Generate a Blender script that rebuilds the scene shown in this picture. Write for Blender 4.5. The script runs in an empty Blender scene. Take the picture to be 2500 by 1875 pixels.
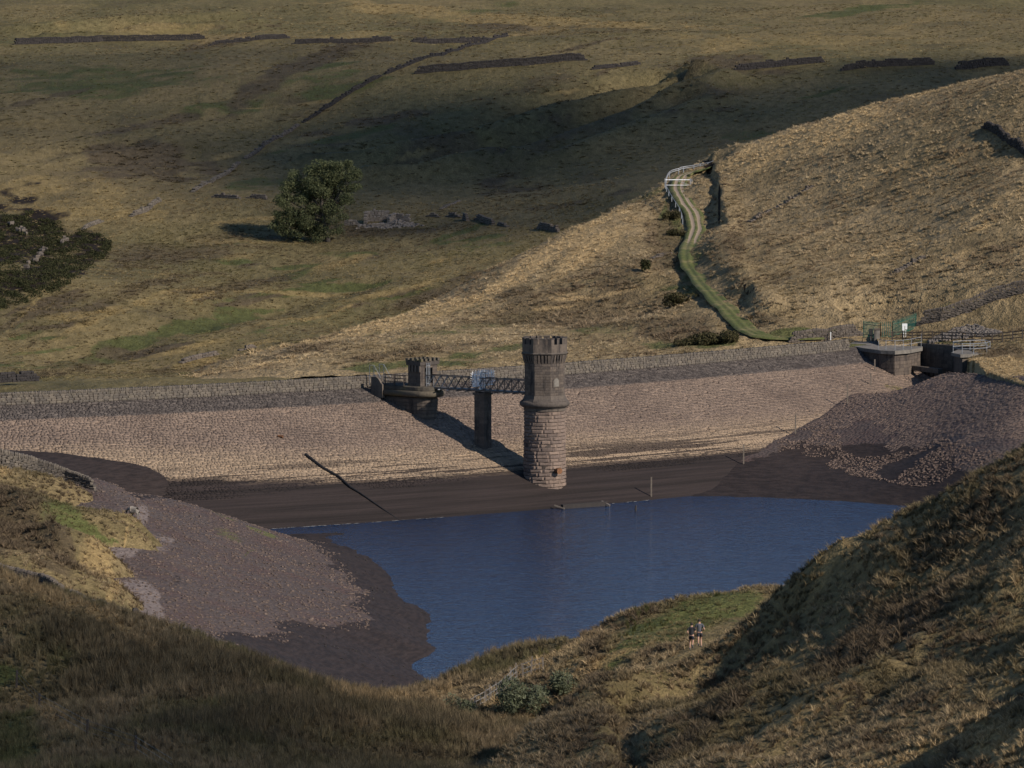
import bpy, bmesh, math, random
import numpy as np
from mathutils import Vector, Matrix
random.seed(7); np.random.seed(7)
R = math.radians
scene = bpy.context.scene

# ------------------------------------------------------------------ camera
FPX = 12000.0                     # focal length in photo pixels (2500 wide)
CAMZ = 42.7                       # metres above the reservoir's top water level (z = 0)
PITCH = math.atan((937.5 + 19.0) / FPX)
cam_d = bpy.data.cameras.new("camera")
cam_d.sensor_width = 36.0
cam_d.lens = 36.0 * FPX / 2500.0
cam_d.clip_start = 1.0
cam_d.clip_end = 12000.0
cam = bpy.data.objects.new("camera", cam_d)
scene.collection.objects.link(cam)
cam.location = (0, 0, CAMZ)
cam.rotation_euler = (math.pi / 2 - PITCH, 0, 0)
scene.camera = cam

# ------------------------------------------------------------------ sky, sun, exposure
SUN_EL = R(31.0)
SUN_AZ = R(127.0)                 # clockwise from +Y (view direction): behind the camera, to the right
TO_SUN = Vector((math.sin(SUN_AZ) * math.cos(SUN_EL), math.cos(SUN_AZ) * math.cos(SUN_EL), math.sin(SUN_EL)))
world = bpy.data.worlds.new("World")
scene.world = world
world.use_nodes = True
wn = world.node_tree
bg = wn.nodes["Background"]
sky = wn.nodes.new("ShaderNodeTexSky")
sky.sky_type = 'NISHITA'
sky.sun_disc = False
sky.sun_elevation = SUN_EL
sky.sun_rotation = SUN_AZ
sky.altitude = 300
sky.air_density = 0.85
sky.dust_density = 0.05
sky.ozone_density = 4.0
wn.links.new(sky.outputs[0], bg.inputs[0])
bg.inputs[1].default_value = 0.085
sun_d = bpy.data.lights.new("sun", 'SUN')
sun_d.energy = 4.0
sun_d.angle = R(0.53)
sun_d.color = (1.0, 0.91, 0.81)
sun = bpy.data.objects.new("sun", sun_d)
scene.collection.objects.link(sun)
sun.rotation_euler = TO_SUN.to_track_quat('Z', 'Y').to_euler()
sun.location = (200, -200, 300)
vs = scene.view_settings
vs.view_transform = 'Standard'
vs.look = 'None'
vs.exposure = 0.56
vs.gamma = 1.0
scene.cycles.use_denoising = True
scene.cycles.max_bounces = 4
scene.cycles.diffuse_bounces = 1
scene.cycles.glossy_bounces = 2
scene.cycles.transparent_max_bounces = 24

# ------------------------------------------------------------------ photo pixel -> place
CP, SP = math.cos(PITCH), math.sin(PITCH)
def ray(u, v):
    a, b = (u - 1250.0) / FPX, -(v - 937.5) / FPX
    return a, CP + b * SP, -SP + b * CP
def Py(u, v, y):
    d = ray(u, v); t = y / d[1]
    return Vector((d[0] * t, y, CAMZ + d[2] * t))
def Pz(u, v, z):
    d = ray(u, v); t = (z - CAMZ) / d[2]
    return Vector((d[0] * t, d[1] * t, z))
def proj(p):
    x, y, z = p[0], p[1], p[2] - CAMZ
    fwd = y * CP - z * SP; up = y * SP + z * CP
    return 1250 + FPX * x / fwd, 937.5 - FPX * up / fwd

# ------------------------------------------------------------------ numeric noise
def _hash(ix, iy, seed):
    h = (ix.astype(np.int64) * 374761393 + iy.astype(np.int64) * 668265263 + seed * 974634777) & 0xFFFFFFFF
    h = ((h ^ (h >> 13)) * 1274126177) & 0xFFFFFFFF
    return ((h ^ (h >> 16)) & 0xFFFFFF) / float(0xFFFFFF)
def vnoise(x, y, seed=0):
    x = np.asarray(x, float); y = np.asarray(y, float)
    ix, iy = np.floor(x), np.floor(y)
    fx, fy = x - ix, y - iy
    fx = fx * fx * (3 - 2 * fx); fy = fy * fy * (3 - 2 * fy)
    a = _hash(ix, iy, seed); b = _hash(ix + 1, iy, seed)
    c = _hash(ix, iy + 1, seed); d = _hash(ix + 1, iy + 1, seed)
    return (a + (b - a) * fx) * (1 - fy) + (c + (d - c) * fx) * fy - 0.5
def fbm(x, y, seed=0, octs=4, gain=0.5):
    s, amp, f = 0.0, 1.0, 1.0
    for k in range(octs):
        s = s + amp * vnoise(x * f + 13.7 * k, y * f - 7.1 * k, seed + k)
        amp *= gain; f *= 2.03
    return s

# ------------------------------------------------------------------ thin plate height sheets
class Sheet:
    def __init__(self, pts, smooth=0.0, bump=(), scale=100.0):
        P = np.array([[p[0], p[1], p[2]] for p in pts], float)
        self.c = P[:, :2] / scale; self.scale = scale
        n = len(P)
        K = self._k(self.c, self.c) + smooth * np.eye(n)
        A = np.zeros((n + 3, n + 3)); A[:n, :n] = K
        A[:n, n] = 1; A[:n, n + 1:] = self.c; A[n, :n] = 1; A[n + 1:, :n] = self.c.T
        self.w = np.linalg.solve(A, np.concatenate([P[:, 2], np.zeros(3)]))
        self.bump = bump; self.extra = []
    @staticmethod
    def _k(a, b):
        d2 = ((a[:, None, :] - b[None, :, :]) ** 2).sum(2)
        return 0.5 * d2 * np.log(d2 + 1e-12)
    def z(self, x, y):
        x = np.atleast_1d(np.asarray(x, float)); y = np.atleast_1d(np.asarray(y, float))
        sh = x.shape; q = np.stack([x.ravel(), y.ravel()], 1) / self.scale
        out = np.empty(len(q)); n = len(self.c)
        for i in range(0, len(q), 20000):
            qq = q[i:i + 20000]
            out[i:i + 20000] = self._k(qq, self.c) @ self.w[:n] + self.w[n] + qq @ self.w[n + 1:]
        out = out.reshape(sh)
        for (lx, ly, amp, seed, octs) in self.bump:
            out = out + amp * fbm(x / lx, y / ly, seed, octs)
        for f in self.extra:
            out = out + f(x, y)
        return out
    def zz(self, x, y):
        return float(self.z([x], [y])[0])
    def hit(self, u, v, y0, y1, n=400):
        d = ray(u, v); ys = np.linspace(y0, y1, n); t = ys / d[1]
        xs = d[0] * t; zr = CAMZ + d[2] * t
        g = zr - self.z(xs, ys)
        k = np.where((g[:-1] > 0) & (g[1:] <= 0))[0]
        if len(k) == 0:
            k0 = int(np.argmin(np.abs(g))); return Vector((xs[k0], ys[k0], self.zz(xs[k0], ys[k0])))
        k = k[0]; f = g[k] / (g[k] - g[k + 1])
        yy = ys[k] + f * (ys[k + 1] - ys[k]); xx = d[0] * yy / d[1]
        return Vector((xx, yy, self.zz(xx, yy)))

# ------------------------------------------------------------------ object helpers
C = scene.collection
def tag(o, label=None, cat=None, group=None, kind=None):
    if label: o["label"] = label
    if cat: o["category"] = cat
    if group: o["group"] = group
    if kind: o["kind"] = kind
    elif cat: o["kind"] = "thing"
    return o
def link(name, me, mat=None, parent=None):
    o = bpy.data.objects.new(name, me)
    C.objects.link(o)
    if mat is not None and me is not None and len(me.materials) == 0: me.materials.append(mat)
    if parent is not None: o.parent = parent
    return o
def empty(name, loc, rz=0.0):
    o = bpy.data.objects.new(name, None); C.objects.link(o)
    o.location = loc; o.rotation_euler = (0, 0, rz); o.empty_display_size = 0.3
    return o
def pydata(name, V, F, smooth=False):
    me = bpy.data.meshes.new(name)
    me.from_pydata([tuple(v) for v in V], [], [tuple(f) for f in F])
    if smooth:
        me.polygons.foreach_set("use_smooth", [True] * len(me.polygons))
    me.update()
    return me
def grid_mesh(name, X, Y, Z, smooth=True):
    nr, nc = X.shape
    V = np.stack([X.ravel(), Y.ravel(), Z.ravel()], 1).astype(np.float32)
    i = np.arange(nr * nc).reshape(nr, nc)
    F = np.stack([i[:-1, :-1], i[:-1, 1:], i[1:, 1:], i[1:, :-1]], 2).reshape(-1, 4)
    me = bpy.data.meshes.new(name)
    me.vertices.add(len(V)); me.vertices.foreach_set("co", V.ravel())
    me.loops.add(F.size); me.loops.foreach_set("vertex_index", F.ravel().astype(np.int32))
    me.polygons.add(len(F)); me.polygons.foreach_set("loop_start", np.arange(0, F.size, 4, dtype=np.int32))
    me.polygons.foreach_set("loop_total", np.full(len(F), 4, dtype=np.int32))
    me.update(calc_edges=True)
    if smooth: me.polygons.foreach_set("use_smooth", np.ones(len(F), dtype=bool))
    me.validate()
    return me
def fan(y0, y1, rows, u0, u1, cols, power=1.0):
    t = np.linspace(0, 1, rows) ** power
    ys = y0 * (y1 / y0) ** t
    us = np.linspace(u0, u1, cols)
    Y, U = np.meshgrid(ys, us, indexing='ij')
    X = (U - 1250) / FPX * Y
    return X, Y
class MB:
    """collects boxes, tubes, prisms ... and links them as one mesh"""
    def __init__(s): s.V = []; s.F = []
    def add(s, V, F):
        b = len(s.V); s.V += [tuple(v) for v in V]; s.F += [tuple(i + b for i in f) for f in F]; return s
    def box(s, c, size, rz=0.0, M=None):
        hx, hy, hz = size[0] / 2, size[1] / 2, size[2] / 2
        ca, sa = math.cos(rz), math.sin(rz); V = []
        for z in (-hz, hz):
            for x, y in ((-hx, -hy), (hx, -hy), (hx, hy), (-hx, hy)):
                p = Vector((x * ca - y * sa, x * sa + y * ca, z))
                if M is not None: p = M @ Vector((x, y, z))
                V.append((c[0] + p[0], c[1] + p[1], c[2] + p[2]))
        return s.add(V, [(0, 3, 2, 1), (4, 5, 6, 7), (0, 1, 5, 4), (1, 2, 6, 5), (2, 3, 7, 6), (3, 0, 4, 7)])
    def bar(s, a, b, w, h=None, n=4):
        """straight bar / rod from a to b"""
        a, b = Vector(a), Vector(b); h = h or w
        d = (b - a)
        if d.length < 1e-6: return s
        d.normalize()
        up = Vector((0, 0, 1)) if abs(d.z) < 0.95 else Vector((0, 1, 0))
        r = d.cross(up).normalized(); q = r.cross(d)
        V = []
        for p in (a, b):
            for k in range(n):
                t = 2 * math.pi * (k + 0.5) / n; sc = 0.7071 if n == 4 else 0.5
                V.append(p + r * math.cos(t) * w * sc + q * math.sin(t) * h * sc)
        F = [tuple(range(n - 1, -1, -1)), tuple(range(n, 2 * n))]
        F += [(k, (k + 1) % n, n + (k + 1) % n, n + k) for k in range(n)]
        return s.add(V, F)
    def tube(s, pts, rad, n=6):
        pts = [Vector(p) for p in pts]; m = len(pts)
        rr = rad if hasattr(rad, '__len__') else [rad] * m
        V = []
        for i, p in enumerate(pts):
            d = (pts[min(i + 1, m - 1)] - pts[max(i - 1, 0)]).normalized()
            up = Vector((0, 0, 1)) if abs(d.z) < 0.9 else Vector((0, 1, 0))
            r = d.cross(up).normalized(); q = r.cross(d)
            for k in range(n):
                t = 2 * math.pi * k / n
                V.append(p + (r * math.cos(t) + q * math.sin(t)) * rr[i])
        F = [tuple(range(n - 1, -1, -1)), tuple(range((m - 1) * n, m * n))]
        for i in range(m - 1):
            F += [(i * n + k, i * n + (k + 1) % n, (i + 1) * n + (k + 1) % n, (i + 1) * n + k) for k in range(n)]
        return s.add(V, F)
    def prism(s, poly, z0, z1):
        n = len(poly)
        V = [(p[0], p[1], z0) for p in poly] + [(p[0], p[1], z1) for p in poly]
        F = [tuple(range(n - 1, -1, -1)), tuple(range(n, 2 * n))]
        F += [(k, (k + 1) % n, n + (k + 1) % n, n + k) for k in range(n)]
        return s.add(V, F)
    def lathe(s, prof, n=32, c=(0, 0, 0), a0=0.0):
        V = []
        for (r, z) in prof:
            for k in range(n):
                t = a0 + 2 * math.pi * k / n
                V.append((c[0] + r * math.cos(t), c[1] + r * math.sin(t), c[2] + z))
        F = []
        for i in range(len(prof) - 1):
            F += [(i * n + k, i * n + (k + 1) % n, (i + 1) * n + (k + 1) % n, (i + 1) * n + k) for k in range(n)]
        F += [tuple(range(n - 1, -1, -1)), tuple(range((len(prof) - 1) * n, len(prof) * n))]
        return s.add(V, F)
    def rock(s, c, r, rnd, squash=0.7, rz=None):
        """rough stone: jittered chamfered box"""
        ang = rnd.uniform(0, 6.28) if rz is None else rz
        ca, sa = math.cos(ang), math.sin(ang)
        rx, ry, rh = (r if hasattr(r, '__len__') else (r, r * rnd.uniform(0.6, 1.0), r * squash))
        V = []
        for z, k in ((-1, 0.85), (0.25, 1.0), (1, 0.62)):
            for x, y in ((-1, -1), (1, -1), (1, 1), (-1, 1)):
                px = x * rx * k * rnd.uniform(0.78, 1.1); py = y * ry * k * rnd.uniform(0.78, 1.1); pz = z * rh * rnd.uniform(0.85, 1.1)
                V.append((c[0] + px * ca - py * sa, c[1] + px * sa + py * ca, c[2] + pz))
        F = [(3, 2, 1, 0), (8, 9, 10, 11)]
        for i in (0, 4):
            F += [(i + k, i + (k + 1) % 4, i + 4 + (k + 1) % 4, i + 4 + k) for k in range(4)]
        return s.add(V, F)
    def mesh(s, name, smooth=False): return pydata(name, s.V, s.F, smooth)
    def build(s, name, mat, parent=None, smooth=False):
        return link(name, s.mesh(name, smooth), mat, parent)
def copy_tree(o, parent=None):
    c = o.copy(); C.objects.link(c); c.parent = parent
    for ch in list(o.children): copy_tree(ch, c)
    return c

# ------------------------------------------------------------------ node helpers
def new_mat(name):
    m = bpy.data.materials.new(name); m.use_nodes = True
    nt = m.node_tree; b = nt.nodes["Principled BSDF"]
    b.inputs["Specular IOR Level"].default_value = 0.15
    b.inputs["Roughness"].default_value = 0.9
    return m, nt, b
class N:
    """tiny node builder"""
    def __init__(s, nt): s.nt = nt
    def node(s, t, **kw):
        n = s.nt.nodes.new(t)
        for k, v in kw.items(): setattr(n, k, v)
        return n
    def link(s, a, b): s.nt.links.new(a, b)
    def val(s, sock, x):
        if isinstance(x, bpy.types.NodeSocket): s.link(x, sock)
        elif isinstance(x, (tuple, list)) and len(x) == 3 and sock.type == 'RGBA': sock.default_value = (*x, 1)
        else: sock.default_value = x
    def math(s, op, a, b=0.0, c=None, clamp=False):
        n = s.node("ShaderNodeMath", operation=op, use_clamp=clamp)
        s.val(n.inputs[0], a); s.val(n.inputs[1], b)
        if c is not None: s.val(n.inputs[2], c)
        return n.outputs[0]
    def mix(s, f, a, b, mode='MIX'):
        n = s.node("ShaderNodeMix", data_type='RGBA', blend_type=mode)
        s.val(n.inputs[0], f); s.val(n.inputs[6], a); s.val(n.inputs[7], b)
        return n.outputs[2]
    def ramp(s, x, lo, hi, smooth=True):
        n = s.node("ShaderNodeMapRange", interpolation_type='SMOOTHSTEP' if smooth else 'LINEAR')
        s.val(n.inputs[0], x); n.inputs[1].default_value = lo; n.inputs[2].default_value = hi
        return n.outputs[0]
    def pos(s): return s.node("ShaderNodeNewGeometry").outputs["Position"]
    def obj(s): return s.node("ShaderNodeTexCoord").outputs["Object"]
    def scale(s, vec, sc, rz=0.0):
        n = s.node("ShaderNodeMapping"); s.link(vec, n.inputs[0])
        n.inputs[2].default_value = (0, 0, rz); n.inputs[3].default_value = sc
        return n.outputs[0]
    def noise(s, vec, scale, detail=4.0, rough=0.55, dist=0.0):
        n = s.node("ShaderNodeTexNoise"); s.link(vec, n.inputs["Vector"])
        n.inputs["Scale"].default_value = scale; n.inputs["Detail"].default_value = detail
        n.inputs["Roughness"].default_value = rough; n.inputs["Distortion"].default_value = dist
        return n.outputs[0]
    def voro(s, vec, scale, feature='F1', rnd=1.0):
        n = s.node("ShaderNodeTexVoronoi", feature=feature); s.link(vec, n.inputs["Vector"])
        n.inputs["Scale"].default_value = scale; n.inputs["Randomness"].default_value = rnd
        return n
    def sep(s, vec):
        n = s.node("ShaderNodeSeparateXYZ"); s.link(vec, n.inputs[0]); return n.outputs
    def attr(s, name, typ='GEOMETRY'):
        n = s.node("ShaderNodeAttribute", attribute_name=name, attribute_type=typ); return n
    def bump(s, h, strength=0.5, dist=0.1, prev=None):
        n = s.node("ShaderNodeBump"); s.val(n.inputs["Height"], h)
        n.inputs["Strength"].default_value = strength; n.inputs["Distance"].default_value = dist
        if prev is not None: s.link(prev, n.inputs["Normal"])
        return n.outputs[0]
    def island(s): return s.node("ShaderNodeNewGeometry").outputs["Random Per Island"]
    def objrand(s): return s.node("ShaderNodeObjectInfo").outputs["Random"]

# ================================================================== TERRAIN
def make_moor(name, straw, olive, rush, green, tus=1.4, bump=0.5, patch=0.05, stretch=(1, 1, 1)):
    m, nt, b = new_mat(name); n = N(nt)
    p = n.pos()
    ps = n.scale(p, stretch)
    big = n.noise(ps, patch, 5, 0.6)
    mid = n.noise(ps, patch * 5, 4, 0.6)
    fine = n.noise(ps, tus, 3, 0.65)
    micro = n.noise(p, tus * 3.3, 3, 0.6)
    cov = n.attr("cover"); cs = n.node("ShaderNodeSeparateColor"); n.link(cov.outputs["Color"], cs.inputs[0])
    gG, gR, gS = cs.outputs[0], cs.outputs[1], cs.outputs[2]
    peat = cov.outputs["Alpha"]
    f1 = n.ramp(n.math('ADD', n.math('MULTIPLY', big, 0.6), n.math('MULTIPLY', mid, 0.4)), 0.38, 0.66)
    col = n.mix(f1, straw, olive)
    f2 = n.ramp(n.math('ADD', mid, n.math('MULTIPLY', n.math('SUBTRACT', fine, 0.5), 0.5)), 0.50, 0.74)
    col = n.mix(n.math('MULTIPLY', f2, 0.55), col, rush)
    gmask = n.ramp(n.math('ADD', gG, n.math('ADD', n.math('MULTIPLY', n.math('SUBTRACT', fine, 0.5), 0.8), n.math('MULTIPLY', n.math('SUBTRACT', mid, 0.5), 0.9))), 0.35, 0.7)
    col = n.mix(n.math('MULTIPLY', gmask, 0.9), col, green)
    rmask = n.ramp(n.math('ADD', gR, n.math('MULTIPLY', n.math('SUBTRACT', mid, 0.5), 0.8)), 0.3, 0.75)
    col = n.mix(n.math('MULTIPLY', rmask, 0.85), col, rush)
    smask = n.ramp(n.math('ADD', gS, n.math('MULTIPLY', n.math('SUBTRACT', mid, 0.5), 0.6)), 0.25, 0.7)
    col = n.mix(n.math('MULTIPLY', smask, 0.9), col, tuple(min(1, c * k) for c, k in zip(straw, (1.28, 1.22, 1.1))))
    pmask = n.ramp(n.math('ADD', peat, n.math('MULTIPLY', n.math('SUBTRACT', fine, 0.5), 0.5)), 0.35, 0.65)
    col = n.mix(pmask, col, (0.022, 0.017, 0.014))  # near-black cover: bare peat, and shade painted into the spur's hollows
    col = n.mix(n.ramp(fine, 0.2, 0.85), n.mix(1.0, col, (0.62, 0.60, 0.56), 'MULTIPLY'), n.mix(1.0, col, (1.28, 1.24, 1.18), 'MULTIPLY'))
    col = n.mix(n.ramp(micro, 0.25, 0.8), n.mix(1.0, col, (0.72, 0.72, 0.7), 'MULTIPLY'), n.mix(1.0, col, (1.22, 1.2, 1.15), 'MULTIPLY'))
    n.link(col, b.inputs["Base Color"])
    h = n.math('ADD', fine, n.math('MULTIPLY', micro, 0.5))
    n.link(n.bump(h, bump, 0.9 / tus), b.inputs["Normal"])
    b.inputs["Specular IOR Level"].default_value = 0.05
    return m

STRAW = (0.295, 0.226, 0.135); OLIVE = (0.200, 0.154, 0.086); RUSH = (0.125, 0.096, 0.060); GREEN = (0.085, 0.095, 0.038)
M = {}
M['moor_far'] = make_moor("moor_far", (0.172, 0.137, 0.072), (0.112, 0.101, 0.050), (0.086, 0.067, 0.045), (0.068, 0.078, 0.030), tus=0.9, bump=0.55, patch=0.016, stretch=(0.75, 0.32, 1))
M['moor_spur'] = make_moor("moor_spur", STRAW, OLIVE, RUSH, GREEN, tus=1.1, bump=0.75, patch=0.03, stretch=(1, 0.7, 1))
M['moor_near'] = make_moor("moor_near", (0.215, 0.165, 0.090), (0.125, 0.105, 0.052), (0.095, 0.073, 0.047), (0.085, 0.098, 0.036), tus=1.6, bump=0.7, patch=0.06)
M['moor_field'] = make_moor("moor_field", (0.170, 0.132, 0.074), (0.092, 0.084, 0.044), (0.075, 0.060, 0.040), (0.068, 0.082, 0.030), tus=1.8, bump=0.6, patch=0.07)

cx = np.array([-53.0, -13.4, 6.2, 40.0]); cy = np.array([508.0, 531.0, 551.0, 586.0])
cpoly = np.polyfit(cx, cy, 2)
def crest(x): return np.polyval(cpoly, x)

COV = {}
class Blobs:
    """ground-cover patches, laid out on the ground itself"""
    def __init__(s): s.L = []
    def add(s, sheet, u, v, ru, rv, ch, wt, yr, ang=0.0):
        c = sheet.hit(u, v, *yr)
        ca, sa = math.cos(R(ang)), math.sin(R(ang))
        du = (ru * ca / FPX * c.y, 0); 
        ex = sheet.hit(u + ru * ca, v - ru * sa, *yr) - c
        ey = sheet.hit(u + rv * sa, v + rv * ca, *yr) - c
        s.L.append((c.x, c.y, ex.x, ex.y, ey.x, ey.y, ch, wt))
    def paint(s, me, X, Y, key=None):
        col = np.zeros((X.size, 4), np.float32); x = X.ravel(); y = Y.ravel()
        wob = fbm(x / 5.0, y / 9.0, 31, 3)
        for (cx, cy, a, b, c, d, ch, wt) in s.L:
            det = a * d - b * c
            if abs(det) < 1e-6: continue
            p = ((x - cx) * d - (y - cy) * c) / det; q = (-(x - cx) * b + (y - cy) * a) / det
            g = np.clip(1.25 - (p * p + q * q) + wob * 1.2, 0, 1) * wt
            col[:, ch] = np.maximum(col[:, ch], g)
        at = me.attributes.new("cover", 'FLOAT_COLOR', 'POINT')
        at.data.foreach_set("color", col.ravel())
        if key: COV[key] = (X, Y, col.reshape(X.shape + (4,)))
        return col
GRN, RSH, STR, PEAT_DARK = 0, 1, 2, 3

# ---- far hillside, beyond the dam
far_pts = [Py(*p) for p in [
    (0, 930, 560), (0, 700, 700), (0, 500, 850), (0, 300, 980), (0, 110, 1180), (0, 0, 1350), (0, -160, 1700),
    (400, 905, 585), (400, 700, 720), (400, 480, 860), (400, 250, 1010), (400, 105, 1180), (400, -160, 1700),
    (800, 840, 650), (800, 585, 820), (800, 300, 980), (800, 100, 1180), (800, 0, 1350), (800, -160, 1700),
    (900, 790, 715), (500, 890, 640),
    (1200, 655, 770), (1400, 450, 880), (1400, 155, 1040), (1400, 0, 1350), (1400, -160, 1700), (1400, 565, 800),
    (1640, 430, 840), (1800, 360, 880), (2200, 265, 930), (1800, 150, 1030), (2500, 160, 1010), (2500, 60, 1170), (2500, 0, 1350), (2500, -160, 1700),
    (-1200, 640, 720), (-1200, 300, 980), (-1200, -160, 1700), (-1200, 900, 560),
    (3700, 160, 1010), (3700, 250, 930), (3700, -160, 1700), (3000, 420, 800), (2500, 420, 800), (2000, 620, 760), (1500, 700, 740)]]
far = Sheet(far_pts, 0.002, bump=[(46, 60, 2.0, 3, 3), (12, 16, 0.5, 9, 3), (3.0, 4.0, 0.22, 41, 2)])
def groove(sheet, uv, yr, depth, width, side=0.0):
    """shallow gully along a line of photo points on a sheet (asymmetric lip)"""
    P = [sheet.hit(u, v, *yr) for u, v in uv]
    P = np.array([[p.x, p.y] for p in P])
    def f(x, y):
        out = np.zeros_like(x, dtype=float); dm = np.full(x.shape, 1e9); sg = np.zeros_like(out); fade = np.zeros_like(out)
        for i in range(len(P) - 1):
            d = P[i + 1] - P[i]; L = np.hypot(*d); d = d / L
            t = (x - P[i, 0]) * d[0] + (y - P[i, 1]) * d[1]
            s = -(x - P[i, 0]) * d[1] + (y - P[i, 1]) * d[0]
            tc = np.clip(t, 0, L)
            dist = np.hypot(x - P[i, 0] - d[0] * tc, y - P[i, 1] - d[1] * tc)
            k = dist < dm
            dm = np.where(k, dist, dm); sg = np.where(k, np.sign(s), sg)
        g = np.exp(-(dm / width) ** 2)
        lip = np.exp(-((dm - width * 1.3) / (width * 0.8)) ** 2) * (sg < 0)
        return depth * (-g + side * lip)
    return f
yrF = (640, 1500)
_g = [groove(far, [(830, 385), (1060, 330), (1250, 275), (1480, 210), (1600, 190)], yrF, 3.2, 6, 0.8),
      groove(far, [(960, 420), (1250, 345), (1450, 275), (1640, 205)], yrF, 3.6, 7, 0.9),
      groove(far, [(1300, 375), (1450, 320), (1640, 250)], yrF, 2.2, 6, 0.8),
      groove(far, [(0, 70), (200, 45), (420, 40)], yrF, 2.5, 10, 0.9),
      groove(far, [(150, 90), (300, 65), (500, 60)], yrF, 2.5, 9, 0.9),
      groove(far, [(0, 400), (130, 370), (300, 350)], yrF, 1.2, 6, 0.7),
      groove(far, [(200, 880), (450, 800), (700, 740), (900, 690)], (560, 900), 1.0, 5, 0.6)]
far.extra = _g + [lambda x, y: -np.clip(np.where(x < 43, crest(np.minimum(x, 43)), 640) + 14 - y, 0, 30) * 0.5]
X, Y = fan(515, 1750, 440, -900, 3400, 330)
Zf = far.z(X, Y)
me = grid_mesh("far_hillside", X, Y, Zf)
B = Blobs()
def fb(u, v, ru, rv, ch, wt, ang=0): B.add(far, u, v, ru, rv, ch, wt, (556, 1700), ang)
fb(250, 200, 330, 60, GRN, 0.62, 4); fb(700, 190, 260, 40, GRN, 0.55, 5); fb(560, 262, 120, 26, GRN, 0.8, 8); fb(800, 225, 160, 30, GRN, 0.6, 12)
fb(330, 835, 170, 26, GRN, 0.9, 14); fb(520, 800, 130, 12, GRN, 0.8, 10); fb(700, 715, 160, 14, GRN, 0.7, 10); fb(590, 640, 90, 10, GRN, 0.7); fb(850, 620, 120, 12, GRN, 0.6)
fb(1150, 600, 110, 16, GRN, 0.55); fb(640, 760, 110, 9, GRN, 0.75, 8); fb(150, 890, 170, 12, GRN, .6, 10)
fb(760, 150, 260, 26, RSH, 0.8, 14); fb(330, 400, 190, 55, RSH, 0.9, -4); fb(1100, 700, 200, 30, RSH, 0.7, 18); fb(880, 560, 260, 20, RSH, 0.6); fb(420, 620, 260, 36, RSH, 0.55, 8)
fb(330, 700, 220, 26, RSH, 0.6, 14); fb(100, 760, 160, 20, RSH, 0.6, 22); fb(560, 700, 200, 14, RSH, 0.7, 12); fb(1400, 300, 420, 90, RSH, 0.5, 10); fb(1300, 70, 500, 24, RSH, .55)
fb(720, 280, 120, 20, RSH, .6, 12); fb(250, 470, 60, 60, STR, .5); fb(130, 510, 150, 35, STR, .6); fb(1250, 45, 700, 16, STR, 0.7, -2); fb(400, 85, 330, 22, STR, 0.55); fb(1950, 95, 420, 28, STR, 0.5); fb(90, 455, 160, 40, STR, .5)
fb(260, 770, 260, 10, STR, .7, 16); fb(420, 860, 260, 8, STR, .7, 10); fb(760, 720, 230, 8, STR, .6, 10); fb(200, 940, 260, 10, STR, .6, 4); fb(640, 590, 230, 9, STR, .5, 4); fb(120, 700, 150, 8, STR, .6, 22)
for q_ in ((60, 600, 120, 70), (190, 612, 80, 40), (40, 690, 90, 50), (120, 660, 100, 40)): fb(*q_, PEAT_DARK, .75)  # ground darkened beneath the bracken thicket
_r = random.Random(77)
for k in range(95):      # drifts of rush, bleached grass and wet green across the meadow
    u_ = _r.uniform(-20, 1300); v_ = _r.uniform(575, 935)
    fb(u_, v_, _r.uniform(40, 150), _r.uniform(4, 11), _r.choice((STR, STR, RSH, RSH, RSH, GRN)), _r.uniform(.45, .95), _r.uniform(6, 18))
for k in range(60):
    fb(_r.uniform(-20, 2500), _r.uniform(10, 540), _r.uniform(60, 220), _r.uniform(5, 16), _r.choice((STR, RSH, RSH, GRN)), _r.uniform(.35, .75), _r.uniform(0, 16))
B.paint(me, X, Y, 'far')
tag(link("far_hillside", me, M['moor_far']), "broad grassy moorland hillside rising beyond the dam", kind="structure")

# ---- spur with the track
spur_pts = [Py(*p) for p in [
    (2500, 220, 690), (2080, 285, 720), (1740, 398, 752), (1640, 428, 735), (1560, 470, 725), (1400, 562, 700), (1200, 662, 682), (900, 792, 650), (500, 892, 610), (180, 967, 565),
    (1690, 520, 700), (1655, 455, 730), (1675, 600, 668), (1720, 690, 640), (1800, 780, 612), (1870, 815, 602),
    (2200, 600, 640), (2200, 450, 675), (2500, 700, 602), (2500, 450, 640), (2140, 788, 607), (1850, 560, 682), (1850, 430, 712), (1950, 700, 620), (2500, 800, 592), (2350, 800, 598),
    (1300, 862, 590), (1300, 800, 625), (1600, 760, 640), (1600, 828, 606), (1500, 640, 672), (800, 902, 565), (1000, 850, 600), (400, 935, 560),
    (3000, 150, 680), (3000, 500, 640), (3000, 800, 590)]]
def below(u, v, y, dz):
    p = Py(u, v, y); p.z -= dz; return p
spur_pts += [below(2500, 220, 770, 8), below(2080, 285, 790, 10), below(1740, 398, 810, 8), below(1400, 562, 760, 8), below(1200, 662, 730, 7), below(900, 792, 695, 6), below(500, 892, 655, 5), below(180, 967, 610, 5), below(3000, 150, 770, 9), below(-100, 990, 570, 3)]
spur = Sheet(spur_pts, 0.0006, bump=[(20, 26, 0.9, 15, 3), (4.0, 5.0, 0.28, 19, 2), (1.1, 1.4, 0.22, 23, 2)])
yrS = (560, 800)
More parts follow.
